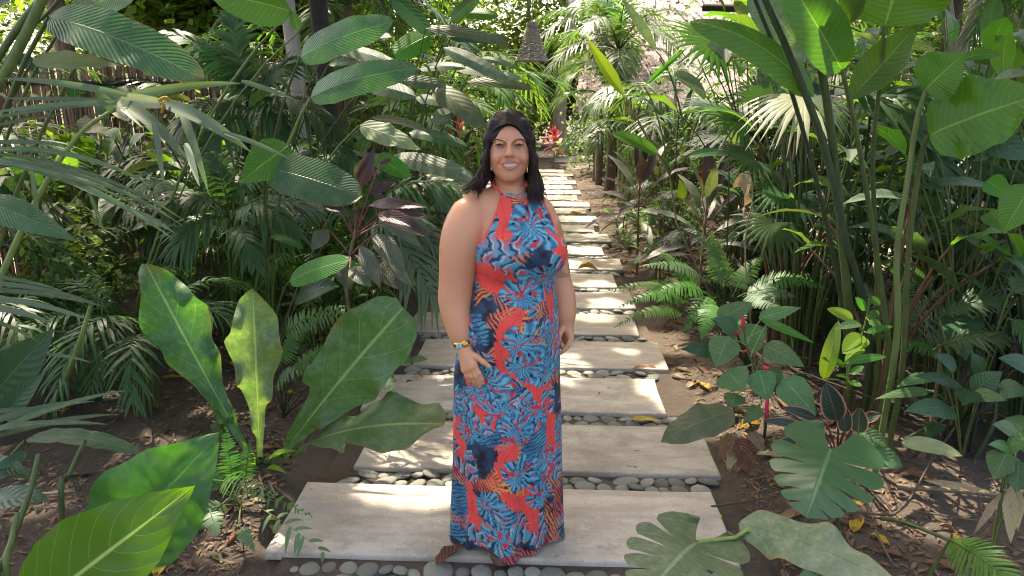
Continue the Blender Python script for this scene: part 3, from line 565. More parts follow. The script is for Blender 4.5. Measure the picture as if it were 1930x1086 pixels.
# near-left palm with a broken fold, strips and knot
p = plant('broken_palm', 'broken pale palm leaf with folded strips hanging from the left', 'palm', A(-2.3, 2.3, 0))
for b, t, w_, m_, a_, dp in (((226, 192, 2.62), (358, 290, 2.5), 26, 'palmgrey', .12, .1), ((306, 194, 2.6), (474, 276, 2.5), 26, 'palmgrey', .1, .06), ((340, 205, 2.6), (392, 350, 2.5), 16, 'palmgrey', .1, .1), ((420, 250, 2.5), (550, 302, 2.5), 10, 'palmgrey', .1, .0), ((228, 188, 2.6), (330, 200, 2.6), 28, 'fanpale', .02, 0.), ((246, 180, 2.62), (455, 153, 2.7), 17, 'palmgrey', .05, .02), ((455, 153, 2.7), (560, 190, 2.7), 10, 'palmgrey', .05, .0), ((220, 194, 2.6), (-15, 212, 2.5), 12, 'palmgrey', .05, .0), ((220, 192, 2.6), (0, 186, 2.6), 9, 'palmgrey', .03, .0), ((240, 180, 2.6), (5, 148, 2.5), 14, 'palmgrey', .08, .0), ((229, 205, 2.58), (270, 243, 2.5), 9, 'fanpale', .1, 0), ((290, 230, 2.5), (310, 355, 2.4), 11, 'palmgrey', .03, .0), ((350, 270, 2.5), (376, 352, 2.4), 13, 'fanpale', .02, .0), ((216, 212, 2.6), (175, 160, 2.6), 20, 'palmgrey', .02, .0)):
    L(p, b, t, w_, m_, .75, stem=None, prof='strip', arch=a_, fold=.2, nv=5, nu=12, tipdrop=dp)
part('leaf_stalk', tube(catmull([A(*p.location), at(20, 480, 2.5), at(134, 272, 2.6), at(216, 205, 2.6)], 14), lerp(.014, .006, 14), 6), M['stemlime'], p)
part('knot', tube(catmull([at(305, 212, 2.59), at(309, 198, 2.57), at(300, 190, 2.57), at(312, 184, 2.57), at(318, 190, 2.58)], 12), .006, 6), M['yellow'], p, label='orange dead knot of leaf')
p = plant('strap_palm', 'palm with long dark drooping strap strips arching in at left', 'palm', A(-2.6, 2.6, 0))
for b, t, w_, a_ in (((-20, 300, 2.3), (350, 430, 2.5), 12, .16), ((-20, 302, 2.3), (325, 450, 2.4), 15, .15), ((-20, 284, 2.4), (298, 358, 2.6), 12, .18), ((-20, 290, 2.4), (360, 425, 2.6), 9, .16), ((-20, 306, 2.2), (250, 385, 2.4), 10, .12), ((-20, 318, 2.2), (120, 310, 2.3), 10, .08), ((60, 322, 2.2), (73, 412, 2.2), 9, .1), ((-20, 270, 2.3), (130, 275, 2.4), 10, .06), ((165, 355, 2.4), (197, 440, 2.4), 7, .02), ((240, 395, 2.4), (330, 440, 2.4), 12, .08), ((-20, 225, 2.4), (190, 200, 2.6), 8, .05), ((-20, 240, 2.4), (130, 215, 2.6), 7, .03)):
    L(p, b, t, w_, 'strip', .6, stem=None, prof='strip', arch=a_, fold=.3, nv=3, nu=14)
part('leaf_stalk', tube(catmull([A(*p.location), at(-60, 500, 2.4), at(-40, 290, 2.35)], 8), .012, 6), M['stemdark'], p)
p = plant('left_edge_leaf_plant', 'dark smooth pointed leaf hanging in from the left edge', 'plant', A(-2.3, 2.5, 0))
L(p, (-45, 375, 2.3), (147, 456, 2.25), 62, 'cala', .75, prof='spade', arch=.08, fold=-.15, sr=.008, lab='dark smooth leaf')
L(p, (20, 410, 2.4), (118, 462, 2.35), 34, 'dark', .6, prof='spade', arch=.05)

# top-left calathea
p = plant('tall_calathea', 'tall plant with one huge glossy ribbed leaf at top left', 'plant', A(-2.55, 3.0, 0))
L(p, (92, 33, 2.75), (386, 150, 2.6), 92, 'cala', .75, prof='cala', arch=.09, fold=.08, wave=.08, wn=3, nu=80, nv=11, sr=.01, pleat=.007, pn=26, lab='huge blue green ribbed leaf')
L(p, (110, 62, 2.85), (222, 104, 2.85), 34, 'calagrey', .6, prof='cala', arch=.05, sr=.007)
L(p, (60, 116, 2.8), (228, 124, 2.8), 40, 'pale', .5, roll=.2, prof='spade', arch=.04, wave=.2, wn=3, sr=.006, lab='pale dying leaf')
L(p, (262, -30, 2.9), (135, 32, 2.9), 66, 'calagrey', .7, prof='cala', arch=.05, sr=.008)
L(p, (-20, 20, 2.7), (30, -15, 2.7), 40, 'calagrey', .5, prof='cala', arch=.05)
L(p, (30, 105, 2.9), (75, 140, 2.9), 30, 'dark', .6, prof='spade')
for P_, r_ in ((((-20, 135, 2.6), (35, 50, 2.6), (88, -15, 2.6)), .012), (((-25, 190, 2.6), (20, 120, 2.6), (60, 40, 2.6), (92, -30, 2.6)), .017), (((60, 50, 2.8), (90, 25, 2.8), (125, -20, 2.8)), .006)):
    part('stalk', tube(catmull([at(*q) for q in P_], 10), r_, 8), M['stem'], p)
part('stalk', tube(np.array([A(*p.location), at(-60, 500, 2.7), at(-25, 190, 2.6)]), .02, 8), M['stem'], p)
p = plant('high_leaf_plant', 'plant whose dark green oval leaf dips into the top edge above the ribbed leaves', 'plant', G3(-2.4, 4.2))
L(p, (549, 22, 3.7), (392, -12, 3.5), 84, 'heli', .7, prof='oval', arch=.06, fold=-.15, sr=.008, nu=20, lab='dark oval leaf at the top edge')
L(p, (563, 60, 3.7), (548, 18, 3.7), 22, 'stem' if 0 else 'heli', .7, prof='lance')

# mid-left calathea clumps
p = plant('ribbed_calathea', 'clump of large ribbed paddle leaves, sunlit at top left of centre', 'plant', G3(-1.75, 4.6))
C_ = dict(prof='cala', nu=72, nv=9, pleat=.006, pn=23)
L(p, (566, 108, 4.3), (742, 40, 4.1), 66, 'cala', .7, arch=.07, fold=-.1, sr=.009, wave=.1, wn=2, **C_)
L(p, (585, 184, 4.1), (788, 128, 3.9), 62, 'cala', .72, arch=.1, fold=-.12, sr=.009, stem='stemlime', wave=.08, wn=2, **C_)
L(p, (618, 92, 4.5), (748, 122, 4.4), 34, 'calagrey', .5, arch=.07, fold=-.1, **C_)
L(p, (620, 122, 4.5), (745, 116, 4.4), 30, 'calagrey', .5, arch=.05, **C_)
L(p, (655, 68, 4.6), (738, 70, 4.5), 24, 'calagrey', .5, arch=.04, **C_)
L(p, (690, 160, 4.3), (784, 182, 4.2), 36, 'calagrey', .65, arch=.07, fold=-.15, **C_)
L(p, (678, 236, 4.0), (796, 284, 3.9), 46, 'pale', .55, roll=.15, prof='spade', arch=.06, wave=.25, wn=3, fold=-.1, sr=.006, lab='pale wavy old leaf', nu=20)
L(p, (700, 222, 4.6), (808, 249, 4.6), 24, 'olive', .4, prof='cala', arch=.06)
p = plant('olive_calathea', 'clump of olive backed leaves behind the ribbed clump, left of the woman', 'plant', G3(-.95, 5.6))
for b, t, w_, m_, a_ in (((808, 68, 5.4), (742, 105, 5.3), 52, 'bright', .05), ((735, -10, 5.3), (815, 66, 5.4), 40, 'dark', .05), ((802, 54, 5.3), (962, 86, 5.2), 24, 'olive', .08), ((835, 90, 5.3), (966, 160, 5.2), 30, 'calagrey', .06), ((760, 152, 5.2), (845, 165, 5.2), 30, 'olive', .08), ((812, 162, 5.2), (914, 242, 5.), 46, 'olive', .1), ((783, 184, 5.3), (866, 200, 5.2), 24, 'calagrey', .06), ((850, 212, 5.2), (812, 228, 5.2), 34, 'calagrey', .05), ((770, 250, 5.2), (882, 276, 5.1), 26, 'cala', .08), ((790, 130, 5.4), (880, 128, 5.3), 20, 'cala', .08), ((845, 70, 5.6), (960, 75, 5.6), 26, 'dark', .05), ((860, 130, 5.6), (985, 150, 5.4), 22, 'calagrey', .05), ((880, 155, 5.6), (1004, 168, 5.5), 22, 'olive', .08), ((850, 40, 5.7), (905, -10, 5.7), 30, 'cala', .05), ((870, 25, 5.7), (940, 30, 5.7), 26, 'bright', .05), ((905, 110, 5.6), (975, 130, 5.6), 14, 'calagrey', .1)):
    L(p, b, t, w_, m_, .6, arch=a_, fold=-.12, prof='cala', nu=16, sr=.006)
p = plant('mid_left_calathea', 'plant with one big oval ribbed leaf and a glowing leaf beside it, mid left', 'plant', G3(-1.5, 4.3))
L(p, (500, 315, 3.7), (683, 371, 3.55), 86, 'cala', .78, arch=.05, fold=-.05, sr=.008, wave=.06, wn=2, lab='big oval blue green leaf', **C_)
L(p, (545, 274, 3.75), (452, 345, 3.6), 82, 'bright', .7, arch=.05, fold=-.1, sr=.008, prof='spade', nu=20, lab='glowing bright green leaf')
L(p, (545, 530, 3.6), (660, 490, 3.5), 50, 'bright', .6, arch=.05, fold=-.05, sr=.006, prof='cala', nu=20)
L(p, (705, 297, 4.6), (772, 335, 4.5), 40, 'bright', .6, arch=.06, prof='cala')
L(p, (735, 298, 4.9), (897, 338, 4.8), 44, 'calagrey', .55, arch=.08, fold=-.1, **C_)
L(p, (803, 330, 4.9), (897, 344, 4.8), 26, 'pale', .5, arch=.06, prof='cala')
L(p, (505, 330, 3.9), (560, 300, 3.9), 30, 'bright', .5, prof='cala')
L(p, (510, 445, 3.9), (572, 470, 3.9), 16, 'bright', .5, prof='cala', arch=.1)
L(p, (560, 560, 4.2), (640, 540, 4.1), 70, 'dark', .5, prof='spade')

# cordyline left of the woman
gC = G3(-.86, 3.95); p = plant('purple_cordyline', 'purple leaved cordyline with pink leaf stalks left of the woman', 'plant', gC)
tC = at(671, 432, 3.85); part('stalk', tube(catmull([gC-UP*.03, at(652, 545, 3.9), at(659, 484, 3.87), tC], 12), lerp(.011, .008, 12), 6), M['stemtan'], p)
for b, t, w_, m_, fr_ in (((679, 354, 3.85), (707, 278, 3.85), 30, 'cord', 0), ((672, 342, 3.95), (690, 294, 3.95), 24, 'cordgrey', 0), ((696, 387, 3.8), (806, 392, 3.6), 24, 'cord', 0), ((711, 403, 3.8), (811, 449, 3.55), 36, 'cord', 0), ((650, 395, 3.85), (575, 362, 3.8), 30, 'cord', 0), ((694, 367, 3.9), (745, 346, 3.9), 20, 'cord', 0), ((640, 400, 3.9), (600, 378, 4.), 22, 'cord', 0), ((704, 442, 3.75), (765, 515, 3.6), 42, 'cordgrey', 1), ((679, 463, 3.7), (717, 543, 3.6), 34, 'cordgrey', 1), ((719, 484, 3.75), (778, 542, 3.65), 28, 'cordgrey', 1), ((640, 498, 3.75), (662, 548, 3.7), 36, 'cordgrey', 1), ((659, 506, 3.7), (701, 542, 3.6), 36, 'cordgrey', 1), ((712, 496, 3.8), (758, 548, 3.7), 44, 'cordgrey', 1), ((619, 433, 3.9), (588, 472, 3.85), 32, 'cordgrey', 1), ((720, 420, 3.95), (800, 470, 3.9), 22, 'cordgrey', 0), ((715, 310, 4.), (740, 300, 4.), 12, 'cord', 0), ((735, 395, 3.95), (806, 410, 3.9), 20, 'cord', 0)):
    s_ = at(668, 448, 3.86) if not fr_ else at(661, 482, 3.87)
    L(p, b, t, w_, m_, .7, stem='stempink', sr=.0035, frm=s_, bow=.5, prof='lance', arch=.07, fold=.3, wave=.1, wn=2)
# ferns, left foreground
p = plant('sword_fern', 'green sword fern arching behind the rosette plant', 'fern', gpt(535, 800))
for b, t, m_, l_ in (((527, 650, 3.5), (654, 577, 3.5), 'fern', 34), ((548, 720, 3.4), (648, 640, 3.5), 'fern', 26), ((525, 700, 3.5), (590, 605, 3.6), 'fern', 26), ((560, 730, 3.4), (600, 660, 3.3), 'fern', 22), ((520, 740, 3.4), (610, 690, 3.3), 'ferngrey', 26), ((555, 640, 3.7), (735, 590, 3.7), 'fern', 24), ((690, 690, 3.45), (760, 765, 3.2), 'ferngrey', 18), ((690, 640, 3.5), (745, 720, 3.3), 'fern', 18)):
    Fr(p, b, t, m_, l_, 5.2, .55, stem='stemdark', sr=.003, num=24, ang=80, tang=60, kind='fern', arch=.22, droop=.2, jit=.05, rad=.003, lift=0)
p = plant('bright_fern', 'sunlit yellow green fern at the foot of the rosette plant', 'fern', gpt(455, 960))
for b, t, m_, l_, a_ in (((440, 925, 2.85), (425, 805, 2.9), 'fern', 30, .05), ((462, 915, 2.85), (470, 830, 2.9), 'fern', 26, .05), ((400, 905, 2.75), (590, 974, 2.45), 'fern', 34, .12), ((395, 960, 2.6), (410, 1010, 2.5), 'ferngrey', 24, .1), ((430, 940, 2.7), (370, 1000, 2.6), 'ferngrey', 30, .15), ((420, 930, 2.75), (380, 870, 2.8), 'fern', 26, .1), ((450, 990, 2.55), (480, 1040, 2.45), 'ferngrey', 18, .1)):
    Fr(p, b, t, m_, l_, 5.2, .75, stem='stem', sr=.003, num=22, ang=80, tang=62, kind='fern', arch=a_, droop=.15, jit=.05, rad=.003, lift=0)
p = plant('trailing_fern', 'thin trailing fern stem with few drooping leaflets lying over the nearest slab', 'fern', gpt(470, 945))
Fr(p, (478, 952, 2.66), (610, 1042, 2.42), 'ferngrey', 38, 10, .5, num=6, ang=85, tang=50, kind='palm', arch=.06, droop=.5, jit=.12, rad=.0025, lift=0, pu=.2)
p = plant('low_broadleaf', 'low glossy round leaved weed beside the third slab', 'plant', gpt(745, 690))
for b, t, w_ in (((740, 676, 3.9), (778, 690, 3.8), 30), ((772, 682, 3.85), (806, 678, 3.8), 18), ((735, 690, 3.85), (760, 660, 3.9), 22), ((690, 710, 3.7), (700, 735, 3.6), 30)): L(p, b, t, w_, 'heart', .5, prof='oval', arch=.08, sr=.003)

# arecas left: hand-set drooping fronds
p = plant('drooping_areca', 'grey green areca palm with fronds drooping beside the woman', 'palm', G3(-1.0, 4.75))
for b, t, m_, l_, a_, dr in (((700, 430, 4.6), (826, 590, 4.2), 'palmgrey', 74, .22, .5), ((690, 440, 4.6), (800, 420, 4.4), 'palmgrey', 70, .2, .6), ((690, 420, 4.7), (560, 400, 4.6), 'palm', 66, .2, .6), ((700, 400, 4.8), (880, 360, 4.6), 'palm', 60, .2, .6), ((700, 430, 4.7), (840, 480, 4.4), 'palmgrey', 62, .2, .5), ((680, 400, 4.9), (640, 300, 4.9), 'palm', 60, .1, .5), ((690, 410, 4.8), (770, 300, 4.9), 'palm', 60, .15, .5)):
    Fr(p, b, t, m_, l_, 7, .35, stem='stem', sr=.008, num=26, arch=a_, droop=dr, ang=60, pu=.08)
p = plant('dark_areca', 'dark areca palm with arching fronds on the left over bare soil', 'palm', G3(-1.75, 4.4))
for b, t, m_, l_, a_, dr in (((430, 400, 4.2), (300, 385, 4.0), 'palm', 62, .22, .6), ((440, 400, 4.2), (560, 440, 4.0), 'palm', 66, .24, .6), ((430, 390, 4.3), (400, 290, 4.3), 'palm', 56, .1, .5), ((440, 380, 4.3), (520, 310, 4.3), 'palm', 50, .14, .5), ((430, 410, 4.2), (330, 470, 3.9), 'palm', 64, .2, .5), ((445, 420, 4.2), (600, 395, 4.2), 'palmgrey', 60, .2, .6), ((440, 430, 4.1), (480, 500, 3.8), 'palm', 50, .2, .5), ((430, 420, 4.3), (250, 340, 4.2), 'palm', 60, .16, .6)):
    Fr(p, b, t, m_, l_, 7, .35, stem='stem', sr=.009, num=28, arch=a_, droop=dr, ang=60, pu=.08)
p = plant('arching_palm', 'dark feather palm with one frond curving down below the ribbed leaves', 'palm', G3(-2.0, 5.2))
for b, t, m_, l_, a_, dr in (((470, 200, 4.9), (665, 300, 4.6), 'palm', 70, .26, .5), ((470, 205, 4.9), (330, 250, 4.7), 'palm', 66, .25, .5), ((480, 190, 4.9), (560, 110, 4.9), 'palm', 60, .12, .5), ((470, 190, 5.0), (400, 90, 5.0), 'palm', 70, .1, .5), ((470, 210, 4.9), (380, 320, 4.6), 'palm', 70, .2, .5), ((470, 180, 5), (300, 60, 4.9), 'palm', 74, .18, .5), ((465, 190, 5.), (430, 20, 5), 'palm', 70, .1, .5), ((475, 210, 4.9), (540, 260, 4.6), 'palm', 60, .25, .6)):
    Fr(p, b, t, m_, l_, 8, .4, stem='stemdark', sr=.01, num=30, arch=a_, droop=dr, ang=58, pu=.06)

# ------------------------------------------------------------------ hand-set plants, right
p = plant('glossy_monstera', 'dark glossy monstera with a split heart leaf at lower right', 'plant', gpt(1580, 1008))
L(p, (1566, 846, 2.33), (1520, 976, 2.12), 208, 'mons', .8, stem=None, mons=dict(lobes=6, gap=.3, inner=.36), lobe=.42, arch=.1, fold=-.16, roll=.0)
part('stem', tube(catmull([A(*p.location)-UP*.03, at(1578, 960, 2.38), at(1576, 880, 2.4), at(1566, 848, 2.34)], 12), lerp(.009, .006, 12), 6), M['stem'], p)
p = plant('faded_monstera', 'faded olive monstera leaf lying over the front slab at the bottom edge', 'plant', G3(1.28, 2.1))
L(p, (1314, 1022, 2.02), (1212, 1135, 1.72), 222, 'monspale', .62, stem=None, mons=dict(lobes=6, gap=.36, inner=.36), lobe=.42, arch=.08, fold=-.08, roll=.1)
part('stem', tube(catmull([A(*p.location)-UP*.03, at(1440, 1012, 2.08), at(1385, 1014, 2.06), at(1314, 1022, 2.02)], 10), .007, 6), M['stemlime'], p)
p = plant('mottled_leaf_plant', 'large mottled pale leaf on a low plant at the bottom right', 'plant', G3(1.15, 2.2))
L(p, (1392, 985, 2.12), (1690, 1100, 1.82), 100, 'mottled', .55, prof='oval', arch=.07, fold=-.1, wave=.5, wn=2.2, nu=44, nv=11, sr=.007, lab='mottled pale leaf with wavy edge')
L(p, (1560, 1075, 1.95), (1500, 1110, 1.85), 40, 'heart', .6, prof='oval', wave=.2)
p = plant('olive_leaf_plant', 'dull olive leaf with a torn hole overhanging the third slab edge', 'plant', gpt(1425, 850))
L(p, (1383, 774, 2.75), (1245, 834, 2.62), 70, 'olive', .6, prof='oval', arch=.09, fold=-.12, wave=.2, wn=2.2, nu=22, sr=.006, lab='olive leaf')
p = plant('red_flower_shrub', 'heart leaved shrub with red catkin flowers beside the right slabs', 'shrub', gpt(1440, 830))
st = catmull([A(*p.location)-UP*.03, at(1446, 745, 3.0), at(1428, 705, 3.), at(1408, 660, 3.02), at(1402, 615, 3.04)], 16); part('stalk', tube(st, lerp(.008, .004, 16), 6), M['stem'], p)
H_ = dict(prof='heart', arch=.06, fold=-.1, wave=.06, nu=16, sr=.0025, lobe=.12)
for b, t, w_, m_, i_ in (((1347, 662, 2.95), (1282, 658, 2.9), 34, 'dark', 11), ((1370, 640, 2.92), (1349, 694, 2.85), 60, 'heart', 12), ((1374, 702, 2.88), (1402, 738, 2.8), 68, 'heart', 9), ((1432, 704, 2.9), (1447, 757, 2.85), 54, 'heart', 8), ((1386, 744, 2.85), (1378, 770, 2.8), 42, 'heart', 6), ((1388, 622, 3.05), (1343, 600, 3.), 42, 'dark', 13), ((1402, 642, 3.1), (1446, 618, 3.1), 62, 'heart', 11), ((1448, 655, 2.95), (1517, 692, 2.85), 46, 'heart', 8), ((1438, 598, 3.1), (1511, 580, 3.05), 30, 'heart', 12), ((1448, 608, 3.05), (1538, 649, 2.95), 18, 'bright', 10), ((1482, 721, 2.85), (1538, 784, 2.75), 62, 'heart', 5), ((1452, 700, 2.95), (1470, 745, 2.9), 40, 'heart', 7), ((1360, 600, 3.15), (1420, 570, 3.15), 44, 'heart', 14), ((1430, 770, 2.85), (1400, 800, 2.8), 30, 'heart', 4)):
    L(p, b, t, w_, m_, .7, stem='stemlime', frm=st[i_], bow=.7, **H_)
for P_, r_ in ((((1398, 622, 3.0), (1401, 606, 3.0), (1398, 594, 3.0)), .0085), (((1397, 626, 3.0), (1388, 629, 3.0), (1380, 626, 3.0)), .006), (((1446, 752, 2.8), (1445, 775, 2.79), (1448, 798, 2.78)), .0085), (((1438, 690, 2.9), (1445, 695, 2.88), (1450, 690, 2.88)), .007), (((1410, 664, 3.), (1404, 662, 2.97), (1400, 667, 2.97)), .005)):
    c_ = catmull([at(*q) for q in P_], 14); part('flower', tube(c_, r_*np.sin(np.linspace(.5, 2.9, 14))*(1+.15*np.sin(np.arange(14)*2.4)), 7), M['redcat'], p)
p = plant('young_lime_plant', 'young plant with glowing lime leaves behind the red flower shrub', 'plant', gpt(1600, 780))
st2 = catmull([A(*p.location)-UP*.02, at(1600, 700, 3.2), at(1625, 630, 3.2), at(1638, 575, 3.2)], 14); part('stalk', tube(st2, lerp(.006, .003, 14), 6), M['stemlime'], p)
for b, t, w_, m_, i_ in (((1552, 716, 3.), (1581, 604, 3.05), 30, 'lime', 3), ((1608, 602, 3.1), (1558, 582, 3.1), 22, 'lime', 9), ((1622, 611, 3.1), (1572, 621, 3.), 18, 'heart', 9), ((1629, 634, 3.1), (1588, 667, 3.), 40, 'lime', 8), ((1626, 655, 3.1), (1592, 680, 3.0), 22, 'lime', 7), ((1636, 562, 3.2), (1660, 574, 3.2), 16, 'bright', 13), ((1632, 627, 3.1), (1682, 615, 3.1), 14, 'bright', 9), ((1636, 600, 3.15), (1655, 586, 3.2), 18, 'bright', 11), ((1638, 605, 3.1), (1662, 614, 3.05), 16, 'bright', 11), ((1590, 684, 3.), (1672, 672, 3.), 18, 'bright', 4), ((1592, 690, 3.05), (1548, 675, 3.), 16, 'bright', 4), ((1604, 705, 3.1), (1628, 690, 3.1), 14, 'bright', 4), ((1600, 712, 3.1), (1575, 708, 3.05), 10, 'bright', 3), ((1602, 720, 3.1), (1625, 728, 3.05), 12, 'bright', 3), ((1632, 585, 3.2), (1612, 560, 3.2), 16, 'bright', 12)):
    L(p, b, t, w_, m_, .7, stem='stemlime', frm=st2[i_], bow=.6, sr=.0022, prof='oval', arch=.07, fold=.15)
p = plant('pink_edged_plant', 'dark rubbery plant with pink edged leaves behind the glossy monstera', 'plant', gpt(1575, 880))
for b, t, w_ in (((1577, 793, 2.75), (1556, 722, 2.75), 46), ((1618, 816, 2.8), (1620, 768, 2.8), 34), ((1592, 815, 2.8), (1592, 764, 2.82), 28), ((1537, 790, 2.75), (1474, 768, 2.7), 22), ((1510, 803, 2.7), (1438, 793, 2.65), 20), ((1630, 790, 2.85), (1660, 782, 2.8), 22), ((1500, 830, 2.8), (1450, 850, 2.7), 24)): L(p, b, t, w_, 'pinkedge', .75, stem='stempink', sr=.004, prof='oval', arch=.05, fold=.2)
for b, t, w_ in (((1620, 815, 2.85), (1672, 840, 2.8), 34), ((1640, 850, 2.8), (1700, 880, 2.75), 40), ((1600, 800, 2.9), (1640, 812, 2.9), 22)): L(p, b, t, w_, 'heart', .6, prof='oval', arch=.06, wave=.1)
p = plant('dark_philodendron', 'dark rounded leaved philodendron low at the right edge', 'plant', gpt(1800, 830))
for b, t, w_, m_ in (((1806, 728, 2.9), (1720, 709, 2.8), 38, 'dark'), ((1838, 738, 2.85), (1890, 700, 2.8), 56, 'dark'), ((1828, 736, 2.8), (1815, 765, 2.7), 46, 'dark'), ((1838, 742, 2.8), (1898, 756, 2.7), 34, 'heart'), ((1790, 772, 2.75), (1703, 776, 2.65), 54, 'dark'), ((1742, 738, 2.9), (1648, 753, 2.85), 24, 'heart'), ((1945, 692, 2.7), (1880, 675, 2.7), 46, 'dark'), ((1800, 690, 2.95), (1760, 668, 2.95), 34, 'dark'), ((1880, 730, 2.8), (1940, 745, 2.7), 50, 'dark'), ((1750, 710, 3.), (1690, 730, 2.9), 30, 'heart'), ((1850, 700, 2.95), (1830, 665, 2.95), 36, 'dark'), ((1900, 790, 2.7), (1940, 820, 2.6), 50, 'heart'), ((1770, 800, 2.8), (1740, 830, 2.7), 30, 'dark')): L(p, b, t, w_, m_, .55, prof='heart', arch=.07, fold=-.1, sr=.003, lobe=.1)
L(p, (1698, 834, 2.62), (1814, 860, 2.5), 38, 'pale', .4, prof='oval', arch=.06, sr=.004, lab='pale oval old leaf')
p = plant('heart_leaf_shrub', 'shrub with smooth pointed heart leaves at the right edge', 'shrub', G3(1.75, 2.35))
for b, t, w_, m_ in (((1896, 857, 2.35), (1873, 905, 2.25), 58, 'heart'), ((1920, 875, 2.3), (1915, 930, 2.2), 50, 'dark'), ((1905, 845, 2.4), (1862, 838, 2.35), 30, 'heart'), ((1900, 840, 2.4), (1935, 835, 2.35), 36, 'heart'), ((1915, 815, 2.45), (1870, 800, 2.4), 40, 'heart'), ((1925, 820, 2.45), (1945, 860, 2.4), 40, 'bright')): L(p, b, t, w_, m_, .7, prof='heart', arch=.06, fold=-.12, sr=.003, lobe=.12)
p = plant('cycad_frond_plant', 'green feathery frond at the bottom right corner', 'plant', G3(1.42, 2.2))
Fr(p, (1792, 1018, 2.12), (1905, 1095, 1.9), 'palmlime', 62, 5, .75, stem='stem', sr=.006, num=34, ang=65, tang=40, arch=.1, droop=.25, pu=.02, jit=.06)
part('stem', tube(catmull([at(1660, 978, 2.3), at(1705, 985, 2.22), at(1750, 1002, 2.16), at(1793, 1020, 2.12)], 10), .006, 6), M['stem'], p)

# ferns on the right
p = plant('sunlit_fern', 'sunlit sword fern with long fronds reaching over the right slab ends', 'fern', G3(1.5, 4.35))
gF = A(*p.location)
for b, t, m_, l_, a_ in (((1395, 560, 4.3), (1290, 415, 4.4), 'ferngrey', 34, .06), ((1330, 530, 4.35), (1204, 503, 4.2), 'ferngrey', 24, .14), ((1300, 600, 4.1), (1156, 618, 3.9), 'fern', 24, .2), ((1300, 565, 4.2), (1145, 548, 4.1), 'fern', 22, .16), ((1300, 575, 4.2), (1165, 580, 4.0), 'fern', 26, .2), ((1340, 560, 4.2), (1215, 560, 4.1), 'fern', 30, .2), ((1350, 570, 4.1), (1322, 640, 3.9), 'fern', 30, .2), ((1350, 560, 4.2), (1290, 625, 4.0), 'fern', 28, .2), ((1380, 560, 4.2), (1440, 480, 4.3), 'fern', 30, .14), ((1390, 560, 4.1), (1500, 560, 4.), 'ferngrey', 32, .2), ((1370, 570, 4.1), (1400, 640, 3.8), 'ferngrey', 34, .2), ((1400, 560, 4.1), (1480, 600, 3.8), 'ferngrey', 34, .2), ((1360, 545, 4.3), (1340, 440, 4.4), 'fern', 28, .1), ((1400, 550, 4.2), (1560, 545, 4.), 'fern', 32, .22), ((1320, 560, 4.3), (1240, 470, 4.4), 'fern', 24, .12)):
    Fr(p, b, t, m_, l_, 3.6, .45, stem='stemdark', sr=.003, num=33, ang=82, tang=62, kind='fern', arch=a_, droop=.18, jit=.05, rad=.003, lift=0)
p = plant('shady_fern', 'pale shaded fern under the tall stems on the right', 'fern', G3(2.1, 3.9))
for b, t, m_, l_ in (((1690, 640, 3.8), (1600, 520, 3.9), 'ferngrey', 34), ((1690, 640, 3.8), (1720, 520, 3.9), 'ferngrey', 34), ((1700, 640, 3.7), (1870, 575, 3.6), 'ferngrey', 40), ((1700, 650, 3.7), (1900, 620, 3.5), 'ferngrey', 40), ((1700, 640, 3.8), (1780, 540, 3.8), 'ferngrey', 34), ((1690, 650, 3.7), (1780, 680, 3.4), 'fern', 34), ((1690, 650, 3.7), (1620, 640, 3.6), 'fern', 26), ((1740, 640, 3.7), (1860, 680, 3.3), 'ferngrey', 34)): Fr(p, b, t, m_, l_, 3.6, .45, stem='stemdark', sr=.003, num=30, ang=75, tang=50, kind='fern', arch=.16, droop=.2, jit=.06, rad=.003, lift=0)
p = plant('corner_palm_seedling', 'small palm seedling with narrow shiny leaflets right of the shady fern', 'palm', G3(2.15, 3.2))
for b, t, l_ in (((1770, 600, 3.3), (1890, 560, 3.2), 46), ((1760, 660, 3.2), (1900, 640, 3.), 44), ((1900, 560, 3.), (1940, 520, 3.), 40), ((1900, 600, 3.), (1950, 640, 2.9), 46)): Fr(p, b, t, 'palm', l_, 6, .5, stem='stem', sr=.004, num=22, ang=50, arch=.15, droop=.3)

# tall heliconias on the right
p = plant('tall_heliconia', 'tall heliconia with thick green stalks and huge upright leaves on the right', 'plant', G3(1.62, 3.45))
def stalk(P_, r0, r1, mat='stem'):
    P_ = [at(*q) for q in P_]; g = A(P_[0][0]+.02, P_[0][1]+.06, float(gz(P_[0][0], P_[0][1]))-.03); part('stalk', tube(catmull([g]+P_, 22), lerp(r0*1.15, r1, 22), 8), M[mat], p)
g1 = onz(1628, 700, -.03)
stalk(((1606, 690, 3.5), (1598, 560, 3.4), (1580, 380, 3.35), (1560, 200, 3.3), (1520, -15, 3.25)), .022, .016, 'stem')
stalk(((1640, 690, 3.45), (1625, 560, 3.4), (1598, 470, 3.35), (1556, 285, 3.3), (1495, 120, 3.25), (1436, -15, 3.2)), .017, .014, 'stemdark')
stalk(((1600, 690, 3.6), (1570, 480, 3.6), (1500, 200, 3.5), (1418, -15, 3.4)), .012, .009, 'stemdark')
stalk(((1674, 690, 3.3), (1664, 560, 3.3), (1640, 400, 3.28), (1615, 255, 3.25), (1587, 130, 3.2)), .013, .009, 'stem')
stalk(((1655, 690, 3.4), (1652, 500, 3.4), (1645, 300, 3.35), (1657, 170, 3.3), (1667, 48, 3.25)), .011, .008, 'stem')
stalk(((1690, 640, 3.0), (1690, 480, 3.), (1712, 330, 3.), (1727, 232, 2.98), (1745, 168, 2.95)), .013, .008, 'stem')
stalk(((1700, 700, 3.1), (1712, 480, 3.05), (1735, 300, 3.), (1752, 252, 2.95)), .012, .009, 'stem')
E_ = dict(nu=30, nv=11, stem=None)
